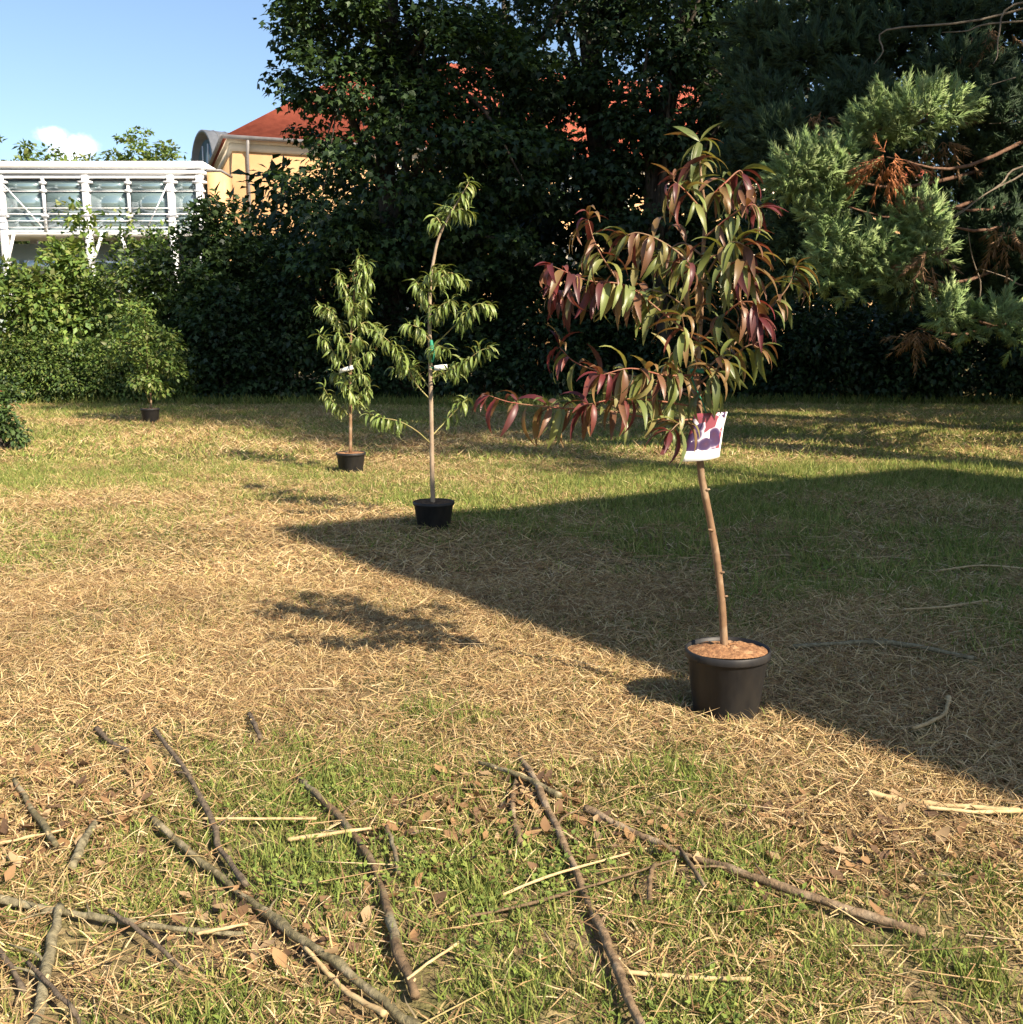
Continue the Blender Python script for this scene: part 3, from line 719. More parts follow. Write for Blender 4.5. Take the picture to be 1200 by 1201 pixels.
    dr = nrm(d * .5 + nrm(C)[ci] * .4 + np.array([0, 0, .25]) + rs.randn(N, 3) * .25)
    col = np.asarray(Gd)[rs.randint(0, 3, N)] * (.7 + .6 * rs.rand(N, 1))
    me = scatter('crown', CORD_V, CORD_F[:6] + CORD_F[6:], C[ci] + off, frames(dr, nrm(rs.randn(N, 3))), np.stack([np.full(N, .034), .28 + .22 * rs.rand(N), np.full(N, .034)], -1), col)
    o = link('crown', me, MAT['conifer'], root); o['kind'] = 'stuff'
    for j in range(26): limb_to(C[rs.randint(n)], .07, .2)

def shade_trees():
    # tall trees beside the house, right of the view: they shade the wood
    o = np.array([12.7, 4.9, 0])
    broad_tree('tall_lime_tree', 'tall lime tree with a high crown beyond the neighbour house', o, [o, o + (0, 0, 6), o + (.1, .1, 13), o + (0, 0, 20), o + (0, 0, 25)], [.4, .34, .27, .15, .05],
               o + (0, 0, 19.8), (3.9, 3.9, 6.2), 220, .95, 90, .24, MID, 201, shape='oval', nlimb=24, zmin=14.2)
    o = np.array([9.4, 4.1, 0])
    broad_tree('slender_birch', 'slender birch with a narrow crown close to the neighbour house wall', o, [o, o + (0, 0, 5), o + (.1, .1, 10), o + (0, 0, 17)], [.16, .13, .09, .03],
               o + (0, 0, 12.8), (1.5, 1.5, 4.6), 75, .6, 90, .14, MID, 203, shape='oval', nlimb=14, zmin=8.3)
    o = np.array([17.5, 15.5, 0])
    broad_tree('tall_lime_tree', 'tall broad lime tree behind the sequoia trunk', o, [o, o + (0, 0, 5), o + (.1, .1, 10), o + (0, 0, 17)], [.4, .34, .25, .06],
               o + (0, 0, 11.5), (5.5, 5.5, 8.5), 230, 1.2, 90, .32, MID, 202, shape='oval', nlimb=20)

back_trees(); shrubs(); conifer(); shade_trees()

# ------------------------------------------------------------------ potted saplings
def lance_leaf(name, L=1.0, w=.26, bend=.35, fold=.35, n=6, twist=0.0):
    """pointed leaf along +y, unit length, folded on its midrib and curving down"""
    V = []; Fc = []; y = z = 0; a = .15
    for i in range(n + 1):
        t = i / n; ww = w * .5 * math.sin(math.pi * min(1, t * .96 + .02) ** .8) ** .9 if 0 < i < n else .008
        tw = twist * t; c, s = math.cos(tw), math.sin(tw); f = fold * ww
        for sx in (-1, 0, 1):
            dx = sx * ww; dz = abs(sx) * f
            V.append((dx * c - dz * s, y, z + dx * s + dz * c))
        st = L / n; y += math.cos(a) * st; z += math.sin(a) * st; a -= bend / n * 2.2
    for i in range(n):
        for k in (0, 1): Fc.append((i * 3 + k, i * 3 + k + 1, i * 3 + k + 4, i * 3 + k + 3))
    return poly_mesh(name, V, Fc, None, True)
MAT['attrleaf'] = leaf_mat('sapling foliage', trans=.32, rough=.42, spec=.45, tint=(1.2, 1.0, .55))
LEAF = [lance_leaf('leaf', 1, .16, .35, .6), lance_leaf('leaf', 1, .18, .65, .4, 6, .5), lance_leaf('leaf', 1, .15, .95, .6, 6, -.5), lance_leaf('leaf', 1, .19, .5, .3, 6, -.3), lance_leaf('leaf', 1, .17, 1.15, .45, 6, .2)]
NLEAF = [lance_leaf('leaf', 1, .16, .5, .4), lance_leaf('leaf', 1, .15, .9, .3, 6, .5), lance_leaf('leaf', 1, .17, .35, .4, 6, -.5)]
for m_ in LEAF + NLEAF: m_.materials.append(MAT['potleaf'])

def pot(root, rad, hgt, soilmat, mound, rs, lean=0.0, wavy=0.0):
    n = 40; prof = [(.78, 0), (.80, .02), (.97, .86), (.985, .87), (1.03, .875), (1.045, .90), (1.04, .985), (1.02, 1.0), (.985, .995), (.97, .9), (.955, .84)]
    def lathe(pf, cap):
        V = []; Fc = []
        for (r, h) in pf:
            for k in range(n):
                a = 2 * math.pi * k / n; rr = rad * r * (1 + wavy * math.sin(2 * a + .7) * h)
                V.append((math.cos(a) * rr, math.sin(a) * rr * .98, hgt * h))
        for i in range(len(pf) - 1):
            for k in range(n): Fc.append((i * n + k, i * n + (k + 1) % n, (i + 1) * n + (k + 1) % n, (i + 1) * n + k))
        if cap: Fc.append(tuple(range(n))[::-1])
        return V, Fc
    b = MB().add(*lathe(prof[:4], True)).build('pot', MAT['pot'], root, True)
    MB().add(*lathe(prof[3:], False)).build('rim', MAT['pot'], b, True)
    V = []; Fc = []; R = 9
    for i in range(R + 1):
        for k in range(n):
            a = 2 * math.pi * k / n; t = i / R; rr = rad * .985 * t * (1 + wavy * math.sin(2 * a + .7))
            V.append((math.cos(a) * rr, math.sin(a) * rr * .98, hgt * .965 + mound * (1 - t ** 2.5) + (rs.rand() - .5) * .012 * (t < .97) + lean * math.sin(a) * t))
    for i in range(R):
        for k in range(n): Fc.append((i * n + k, i * n + (k + 1) % n, (i + 1) * n + (k + 1) % n, (i + 1) * n + k))
    MB().add(V, Fc).build('soil', MAT[soilmat], root, True)

def put_leaf(parent, pos, d, nrml, size, col, meshes, rs):
    o = bpy.data.objects.new('leaf', meshes[rs.randint(len(meshes))]); COL.objects.link(o); o.parent = parent
    R = frames(np.asarray(d)[None], np.asarray(nrml)[None])[0]
    o.matrix_local = Matrix.Translation(Vector(pos)) @ Matrix(R.tolist()).to_4x4() @ Matrix.Diagonal((size, size, size, 1))
    o.color = (*[float(c) for c in col], 1)

def leaf_template(me):
    n = len(me.vertices); V = np.zeros(n * 3); me.vertices.foreach_get('co', V)
    return V.reshape(-1, 3), np.array([list(p.vertices) for p in me.polygons])
def leafy(root, base, branches, twigmat, meshes, rs, size, colf, r0, r1, droop, maxleaf, rosette=5, extra=1.0):
    """branches: (list of (px,py,dY), number of leaves, redness, start)"""
    cnt = 0
    for (P, nl, red, st) in branches:
        Q = np.array([at(a, b, base[1] + dy) - base for a, b, dy in P])
        rad = np.linspace(r0, r1, len(Q)); S, _ = smooth_path(Q, rad, 5)
        br = MB().tube(Q, rad, 6, seg=5).build('branch', MAT[twigmat if red < .5 else ('redtwig' if twigmat == 'stem' else twigmat)], root, True)
        seg = np.concatenate([[0], np.cumsum(np.linalg.norm(np.diff(S, axis=0), axis=1))]); seg /= seg[-1]
        E = []; ne = int(round(nl * extra))
        for k in range(nl + ne):
            solo = k < nl and cnt < maxleaf
            t = 1.0 if k < rosette else st + (1 - st) * rs.rand()
            p = np.array([np.interp(t, seg, S[:, j]) for j in range(3)]); i = min(len(S) - 2, int(np.searchsorted(seg, t, 'right') - 1)); T = nrm(S[i + 1] - S[i])
            side = rs.randn(3); side -= T * np.dot(side, T); side = nrm(side)
            if k < rosette: d = T * (.9 if k < 2 else .35) + side * .8 + np.array([0, 0, -droop * .45 * rs.rand()])
            else: d = T * .3 + side * .8 + np.array([0, 0, -droop * (.25 + 1.0 * rs.rand())])
            nn = np.array([0, 0, 1.0]) + side * .5 + rs.randn(3) * .25
            sz = size * (.7 + .55 * rs.rand()) * (.8 if k < rosette else 1)
            c = colf(red, t, rs)
            if solo: put_leaf(br, p, d, nn, sz, c, meshes, rs); cnt += 1
            else: E.append((p, d, nn, sz, c))
        if E:
            tv, tf = leaf_template(meshes[1])
            me = scatter('foliage', tv, tf, np.array([e[0] for e in E]), frames(np.array([e[1] for e in E]), np.array([e[2] for e in E])), np.array([e[3] for e in E]), np.array([e[4] for e in E]), True)
            f = link('foliage', me, MAT['attrleaf'], br); f['kind'] = 'stuff'
    return cnt

def col_red(red, t, rs):
    g = np.array([(.16, .19, .05), (.20, .215, .065), (.12, .15, .045), (.24, .21, .08), (.15, .175, .06)])[rs.randint(5)]
    r = np.array([(.145, .030, .030), (.11, .026, .028), (.165, .05, .038), (.10, .034, .032)])[rs.randint(4)]
    b = np.array([(.20, .125, .05), (.17, .085, .045)])[rs.randint(2)]
    f = .85 * red * max(0, (t - .5)) / .5
    u = rs.rand()
    c = r if u < f else (b if u < f + .22 + .2 * red else g)
    return c * (.8 + .45 * rs.rand())
def col_green(red, t, rs):
    g = np.array([(.18, .25, .06), (.22, .29, .075), (.15, .21, .055), (.26, .30, .10)])[rs.randint(4)]
    return g * (.8 + .4 * rs.rand())

def plum():
    rs = np.random.RandomState(31); base = gnd(851, 836); base[2] = hz1(base[0], base[1]) - .004
    root = thing('potted_plum_tree', 'red and green leaved sapling with a picture card, in a large black pot', 'potted tree', base)
    Zc = base[1] * CT + H * ST
    rad = 98 / F * Zc / 2 / 1.045; pot(root, rad, .262, 'soil', .022, rs, -.012, .02)
    T = [(850, 772, .0), (849, 745, 0), (846, 700, 0), (840, 650, .01), (830, 595, .01), (823, 560, 0), (821, 530, -.01), (820, 480, 0), (818, 430, .02), (822, 370, .03), (824, 310, .02), (827, 250, .01), (822, 205, 0), (821, 168, 0)]
    Q = [at(a, b, base[1] + d) - base for a, b, d in T]
    r = [.0165, .0155, .0145, .0142, .014, .0135, .0132, .0125, .0115, .0095, .008, .0062, .0045, .003]
    m = MB(); m.tube(Q, r, 10, seg=5, wob=.10, rs=rs)
    for (a, b) in ((847, 700), (836, 622), (843, 672), (826, 575)):
        p = at(a, b, base[1]) - base; m.tube([p, p + np.array([.02 * rs.choice([-1, 1]), -.012, .006])], [.007, .003], 6, seg=1)
    m.build('trunk', MAT['stem'], root, True)
    B = [([(820, 492, 0), (775, 492, -.05), (715, 482, -.1), (650, 478, -.12), (600, 472, -.12), (574, 464, -.12)], 16, .75, .35),
         ([(820, 478, 0), (770, 470, -.1), (725, 468, -.2), (690, 474, -.24)], 14, .9, .2),
         ([(820, 470, 0), (765, 445, .05), (710, 437, .1), (675, 425, .12), (657, 408, .12)], 18, .7, .25),
         ([(820, 440, 0), (780, 440, -.14), (740, 432, -.22), (705, 440, -.26)], 15, .7, .2),
         ([(819, 400, 0), (775, 365, 0), (735, 335, -.03), (690, 329, -.05), (648, 312, -.06)], 24, .95, .3),
         ([(735, 336, -.03), (705, 330, .05), (672, 345, .1), (655, 340, .1)], 12, 1.0, .2),
         ([(730, 336, -.03), (712, 310, -.03), (698, 285, -.02), (690, 258, 0)], 14, .8, .2),
         ([(822, 380, 0), (790, 350, .1), (760, 340, .18), (735, 350, .22)], 14, .1, .2),
         ([(823, 330, 0), (800, 300, -.05), (770, 280, -.06), (748, 273, -.06), (735, 276, -.06)], 12, .35, .25),
         ([(824, 300, 0), (800, 285, .08), (775, 300, .14)], 10, .1, .2),
         ([(826, 250, 0), (805, 225, -.05), (790, 212, -.06)], 10, .6, .2),
         ([(825, 240, 0), (850, 215, .03), (868, 200, .05), (874, 215, .05)], 13, .75, .2),
         ([(822, 200, 0), (821, 180, 0), (821, 166, 0)], 9, .05, .1),
         ([(825, 280, 0), (855, 255, -.04), (880, 240, -.06), (890, 244, -.06)], 13, .6, .2),
         ([(824, 330, 0), (850, 290, -.10), (868, 285, -.16), (884, 300, -.18)], 14, .4, .2),
         ([(823, 360, 0), (845, 320, -.12), (870, 305, -.18), (880, 320, -.2)], 14, .55, .2),
         ([(822, 400, 0), (860, 360, -.08), (884, 355, -.12), (890, 372, -.12)], 14, 1.0, .25),
         ([(820, 440, 0), (865, 400, .06), (905, 360, .08), (925, 335, .08), (934, 312, .08)], 13, .08, .66),
         ([(820, 450, 0), (850, 425, -.02), (878, 405, -.04), (890, 408, -.04)], 11, 0, .3),
         ([(820, 470, 0), (838, 440, -.12), (846, 420, -.18)], 10, 0, .2),
         ([(820, 500, 0), (800, 495, -.10), (786, 506, -.14)], 9, .45, .3),
         ([(821, 430, 0), (805, 395, -.15), (800, 370, -.22)], 11, .35, .2),
         ([(822, 350, 0), (815, 320, -.16), (805, 305, -.2)], 11, .5, .2),
         ([(820, 470, 0), (800, 440, .15), (785, 420, .25)], 11, .1, .2)]
    k = leafy(root, base, B, 'stem', LEAF, rs, .14, col_red, .0046, .0016, .85, 300, 6, 1.3)
    print('plum leaves', k)
    # hanging picture card
    cp = base.copy(); c0 = at(829, 512, base[1] - .035)
    n, mrows = 8, 10; Zs = (c0[1] * CT + (H - c0[2]) * ST) / F; V = []; U = []
    for j in range(mrows + 1):
        v = j / mrows
        for i in range(n + 1):
            u_ = i / n; wpx = 47 - 0 * v; xx = (u_ - .5) * 46; yy = -28 + 56 * v
            skew = (.5 - v) * 12 - 2; xx = (u_ - .5) * (38 + 10 * (1 - 0)) * (.80 if v < .3 else .80 + .22 * (v - .3)) + skew * 1.0
            yy += 2.0 * (u_ - .5) * -1 - (3.5 * (u_ ** 4) * v)
            dep = -.012 * math.sin(math.pi * u_) - .012 * (v ** 3)
            V.append((xx * Zs, dep, -yy * Zs)); U.append((u_, 1 - v))
    Fc = [(j * (n + 1) + i, j * (n + 1) + i + 1, (j + 1) * (n + 1) + i + 1, (j + 1) * (n + 1) + i) for j in range(mrows) for i in range(n)]
    me = poly_mesh('picture_card', V, Fc, None, True); uv = me.uv_layers.new(name='UVMap')
    for l in me.loops: uv.data[l.index].uv = U[l.vertex_index]
    card = link('picture_card', me, card_mat()); card.location = c0
    sm = card.modifiers.new('thickness', 'SOLIDIFY'); sm.thickness = .0012
    tag(card, 'white plastic card with a photo of purple plums hanging on the sapling', 'plant label')
    m = MB(); q = np.array([0, .0, 28 * Zs]); a0 = at(816, 432, base[1] - .02) - c0
    m.tube([(.0, .002, 24 * Zs), (-.02, .0, 40 * Zs), a0 + np.array([-.015, -.02, -.04]), a0], [.0022, .0025, .0025, .0022], 6, seg=4); m.build('strap', MAT['green_tie'], card, True)
    m = MB(); t0 = at(818, 435, base[1] + .02)
    P = [(math.cos(a) * .022, math.sin(a) * .022, .004 * math.sin(a * 2)) for a in np.linspace(0, 2 * math.pi, 13)]
    m.tube(P, [.007] * 13, 6, seg=1)
    t = m.build('plant_tie', MAT['green_tie']); t.location = t0
    tag(t, 'green plastic tie round the stem of the red leaved sapling', 'plant tie')

def card_mat():
    m = newmat('printed plum picture card'); out = N_(m, 'ShaderNodeOutputMaterial'); p = N_(m, 'ShaderNodeBsdfPrincipled')
    p.inputs['Roughness'].default_value = .3; L_(m, p.outputs[0], out.inputs['Surface'])
    uv = N_(m, 'ShaderNodeUVMap'); uv.uv_map = 'UVMap'
    mp = N_(m, 'ShaderNodeMapping'); mp.inputs['Scale'].default_value = (3.9, 4.9, 1); mp.inputs['Location'].default_value = (.3, .6, 0)
    L_(m, uv.outputs[0], mp.inputs['Vector'])
    vo = N_(m, 'ShaderNodeTexVoronoi'); vo.inputs['Scale'].default_value = 1.0; vo.inputs['Randomness'].default_value = .8; L_(m, mp.outputs[0], vo.inputs['Vector'])
    r = N_(m, 'ShaderNodeValToRGB'); L_(m, vo.outputs['Distance'], r.inputs[0]); e = r.color_ramp.elements
    e[0].position = 0; e[0].color = (.16, .05, .09, 1); e[1].position = .82; e[1].color = (.62, .55, .62, 1)
    for pos, c in ((.3, (.06, .025, .06, 1)), (.55, (.05, .025, .08, 1)), (.68, (.12, .08, .15, 1))):
        q = e.new(pos); q.color = c
    sx = N_(m, 'ShaderNodeSeparateColor'); L_(m, vo.outputs['Color'], sx.inputs[0])
    gt = N_(m, 'ShaderNodeMath'); gt.operation = 'GREATER_THAN'; gt.inputs[1].default_value = .8; L_(m, sx.outputs[0], gt.inputs[0])
    mw = N_(m, 'ShaderNodeMix'); mw.data_type = 'RGBA'; L_(m, gt.outputs[0], mw.inputs[0]); L_(m, r.outputs[0], mw.inputs[6]); mw.inputs[7].default_value = (.72, .68, .70, 1)
    g2 = N_(m, 'ShaderNodeMath'); g2.operation = 'GREATER_THAN'; g2.inputs[1].default_value = .72; L_(m, sx.outputs[1], g2.inputs[0])
    mr = N_(m, 'ShaderNodeMix'); mr.data_type = 'RGBA'; mr.blend_type = 'MIX'; L_(m, g2.outputs[0], mr.inputs[0]); L_(m, mw.outputs[2], mr.inputs[6]); mr.inputs[7].default_value = (.26, .06, .08, 1)
    sp = N_(m, 'ShaderNodeSeparateXYZ'); L_(m, uv.outputs[0], sp.inputs[0])
    a = N_(m, 'ShaderNodeMath'); a.operation = 'LESS_THAN'; a.inputs[1].default_value = .21; L_(m, sp.outputs['Y'], a.inputs[0])
    b = N_(m, 'ShaderNodeMath'); b.operation = 'GREATER_THAN'; b.inputs[1].default_value = .955; L_(m, sp.outputs['X'], b.inputs[0])
    c = N_(m, 'ShaderNodeMath'); c.operation = 'MAXIMUM'; L_(m, a.outputs[0], c.inputs[0]); L_(m, b.outputs[0], c.inputs[1])
    fx = N_(m, 'ShaderNodeMix'); fx.data_type = 'RGBA'; L_(m, c.outputs[0], fx.inputs[0]); L_(m, mr.outputs[2], fx.inputs[6]); fx.inputs[7].default_value = (.80, .80, .77, 1)
    L_(m, fx.outputs[2], p.inputs['Base Color'])
    return m

def peach_tall():
    rs = np.random.RandomState(32); base = gnd(509, 617); base[2] = hz1(base[0], base[1]) - .004
    root = thing('potted_peach_tree', 'tall slender green sapling with a pale stem in a black pot', 'potted tree', base)
    Zc = base[1] * CT + H * ST; pot(root, 49 / F * Zc / 2 / 1.045, .215, 'darksoil', .0, rs)
    T = [(508, 594, 0), (507, 560, 0), (506, 500, 0), (505, 440, 0), (504, 380, 0), (505, 330, 0), (510, 298, 0), (515, 278, 0), (526, 255, 0), (540, 232, 0), (549, 216, 0)]
    Q = [at(a, b, base[1] + d) - base for a, b, d in T]
    MB().tube(Q, [.019, .0185, .018, .0165, .015, .013, .0115, .010, .008, .006, .003], 9, seg=4, wob=.08, rs=rs).build('trunk', MAT['palestem'], root, True)
    B = [([(505, 520, 0), (488, 505, -.1), (468, 494, -.15), (448, 490, -.2), (434, 486, -.2)], 14, 0, .45),
         ([(506, 512, 0), (522, 495, .1), (536, 480, .1), (548, 468, .1)], 11, 0, .45),
         ([(504, 468, 0), (488, 450, 0), (475, 425, -.05), (458, 402, -.1), (440, 388, -.1)], 30, 0, .4),
         ([(504, 455, 0), (492, 440, .15), (478, 428, .2), (462, 432, .2)], 14, 0, .3),
         ([(505, 445, 0), (525, 435, -.1), (545, 425, -.15), (562, 412, -.2), (574, 408, -.2)], 26, 0, .3),
         ([(505, 440, 0), (520, 430, .2), (535, 438, .3)], 14, 0, .2),
         ([(504, 410, 0), (520, 395, 0), (540, 375, -.1), (558, 357, -.15), (576, 358, -.15)], 22, 0, .45),
         ([(504, 400, 0), (492, 385, -.1), (478, 380, -.1)], 15, 0, .3),
         ([(504, 380, 0), (515, 360, -.1), (530, 352, -.15)], 17, 0, .2),
         ([(505, 360, 0), (495, 340, -.1), (488, 330, -.1)], 17, 0, .2),
         ([(505, 345, 0), (518, 325, .1), (530, 320, .1), (540, 330, .1)], 19, 0, .2),
         ([(506, 335, 0), (505, 322, -.15), (520, 318, -.25)], 15, 0, .2),
         ([(506, 420, 0), (512, 405, -.2), (522, 410, -.3)], 12, 0, .2),
         ([(520, 268, 0), (512, 255, 0), (508, 262, 0)], 10, 0, .2),
         ([(528, 254, 0), (540, 245, -.05), (548, 250, -.05)], 14, 0, .1),
         ([(526, 258, 0), (528, 246, .1), (522, 242, .1)], 12, 0, .1),
         ([(538, 235, 0), (546, 222, 0), (550, 213, 0)], 15, 0, .0)]
    print('peach', leafy(root, base, B, 'greentwig', NLEAF, rs, .122, col_green, .006, .002, .75, 300, 5, 2.4))
    m = MB().box((0, 0, 0), (.10, .012, .04)); o = m.build('plant_label', MAT['plastic_white']); o.location = at(517, 431, base[1] - .04); o.rotation_euler = (.1, -.1, .2)
    tag(o, 'small white label tied to the tall green sapling', 'plant label')
    q = MB(); q.tube([(-.05, .01, .0), (-.085, .03, .005)], [.004, .004], 5, seg=1); q.build('strap', MAT['green_tie'], o)
    m = MB(); m.tube([(.0, 0, 0), (.01, -.02, .08), (.0, -.01, .17)], [.016, .02, .012], 6, seg=4)
    o = m.build('plant_tie', MAT['green_tie'], None, True); o.location = at(506, 425, base[1] - .026); tag(o, 'green tie fastened to the stem of the tall green sapling', 'plant tie')

def peach_small():
    rs = np.random.RandomState(33); base = gnd(412, 553); base[2] = hz1(base[0], base[1]) - .004
    root = thing('potted_peach_tree', 'bushy narrow green sapling in a black pot, shorter than its slender neighbour', 'potted tree', base)
    Zc = base[1] * CT + H * ST; pot(root, 35 / F * Zc / 2 / 1.045, .235, 'soil', .0, rs)
    T = [(411, 533, 0), (411, 500, 0), (411, 470, 0), (411, 430, 0), (412, 390, 0), (415, 350, 0), (418, 318, 0), (420, 303, 0)]
    Q = [at(a, b, base[1] + d) - base for a, b, d in T]
    MB().tube(Q, [.021, .020, .018, .016, .013, .010, .006, .003], 8, seg=4, wob=.08, rs=rs).build('trunk', MAT['stem'], root, True)
    B = [([(411, 490, 0), (400, 478, -.1), (388, 468, -.1), (380, 455, -.1)], 18, 0, .3), ([(411, 480, 0), (424, 465, .1), (434, 455, .1)], 18, 0, .3),
         ([(411, 475, 0), (412, 460, -.2), (404, 450, -.25)], 15, 0, .2), ([(411, 440, 0), (396, 420, -.1), (384, 402, -.1), (374, 392, -.1)], 22, 0, .3),
         ([(411, 435, 0), (424, 420, .1), (434, 412, .1)], 15, 0, .2), ([(412, 420, 0), (402, 400, -.2), (396, 388, -.2)], 16, 0, .2),
         ([(412, 400, 0), (396, 375, 0), (384, 362, 0), (375, 360, 0)], 22, 0, .35), ([(413, 390, 0), (428, 378, .1), (445, 385, .1)], 18, 0, .3),
         ([(413, 380, 0), (414, 360, -.2), (406, 350, -.25)], 16, 0, .2), ([(414, 360, 0), (402, 335, 0), (398, 318, 0)], 20, 0, .2),
         ([(415, 350, 0), (428, 335, .05), (434, 325, .05)], 20, 0, .2), ([(416, 340, 0), (426, 318, -.05), (432, 308, -.05)], 20, 0, .1),
         ([(418, 320, 0), (420, 308, 0), (422, 300, 0)], 14, 0, 0), ([(412, 410, 0), (420, 395, -.2), (424, 400, -.25)], 14, 0, .2), ([(411, 455, 0), (420, 440, -.2), (428, 440, -.25)], 14, 0, .2),
         ([(411, 450, 0), (400, 440, .15), (392, 436, .2)], 12, 0, .2), ([(413, 375, 0), (424, 358, -.1), (430, 352, -.12)], 18, 0, .2)]
    print('peach small', leafy(root, base, B, 'greentwig', NLEAF, rs, .15, col_green, .007, .0022, .85, 300, 4, 2.0))
    o = MB().box((0, 0, 0), (.16, .01, .045)).build('plant_label', MAT['plastic_white']); o.location = at(406, 433, base[1] - .05); o.rotation_euler = (.1, -.3, .1)
    tag(o, 'small white label on the bushy narrow sapling', 'plant label')

def fig_far():
    rs = np.random.RandomState(34); base = gnd(177, 496.5); base[2] = hz1(base[0], base[1]) - .004
    root = thing('potted_bush', 'rounded green bush in a small black pot before the hedge', 'potted bush', base)
    Zc = base[1] * CT + H * ST; pot(root, 22 / F * Zc / 2 / 1.045, .27, 'darksoil', .0, rs)
    g = .015
    MB().tube([(0, 0, .2), (.03, 0, .5), (0, 0, 1.0), (.02, 0, 1.7)], [.02, .017, .013, .005], 7, seg=4).build('trunk', MAT['stem'], root, True)
    cen = []
    for k in range(34):
        a = rs.rand() * 6.28; z = .45 + 1.6 * rs.rand(); R = .62 * math.sin(math.pi * min(1, (z - .25) / 2.0)) ** .7; r = R * rs.rand() ** .5
        cen.append((math.cos(a) * r - .05, math.sin(a) * r, z))
    for q in cen[:9]: MB().tube([(0, 0, max(.3, q[2] - .4)), (q[0] * .5, q[1] * .5, q[2] - .12), q], [.008, .006, .003], 5, seg=3).build('branch', MAT['greentwig'], root, True)
    o = link('foliage', leaf_cloud('foliage', cen, .2, 75, .085, LIT, rs, .8, (0, 0, 1.1), 'oval'), MAT['leaf'], root); o['kind'] = 'stuff'

plum(); peach_tall(); peach_small(); fig_far()

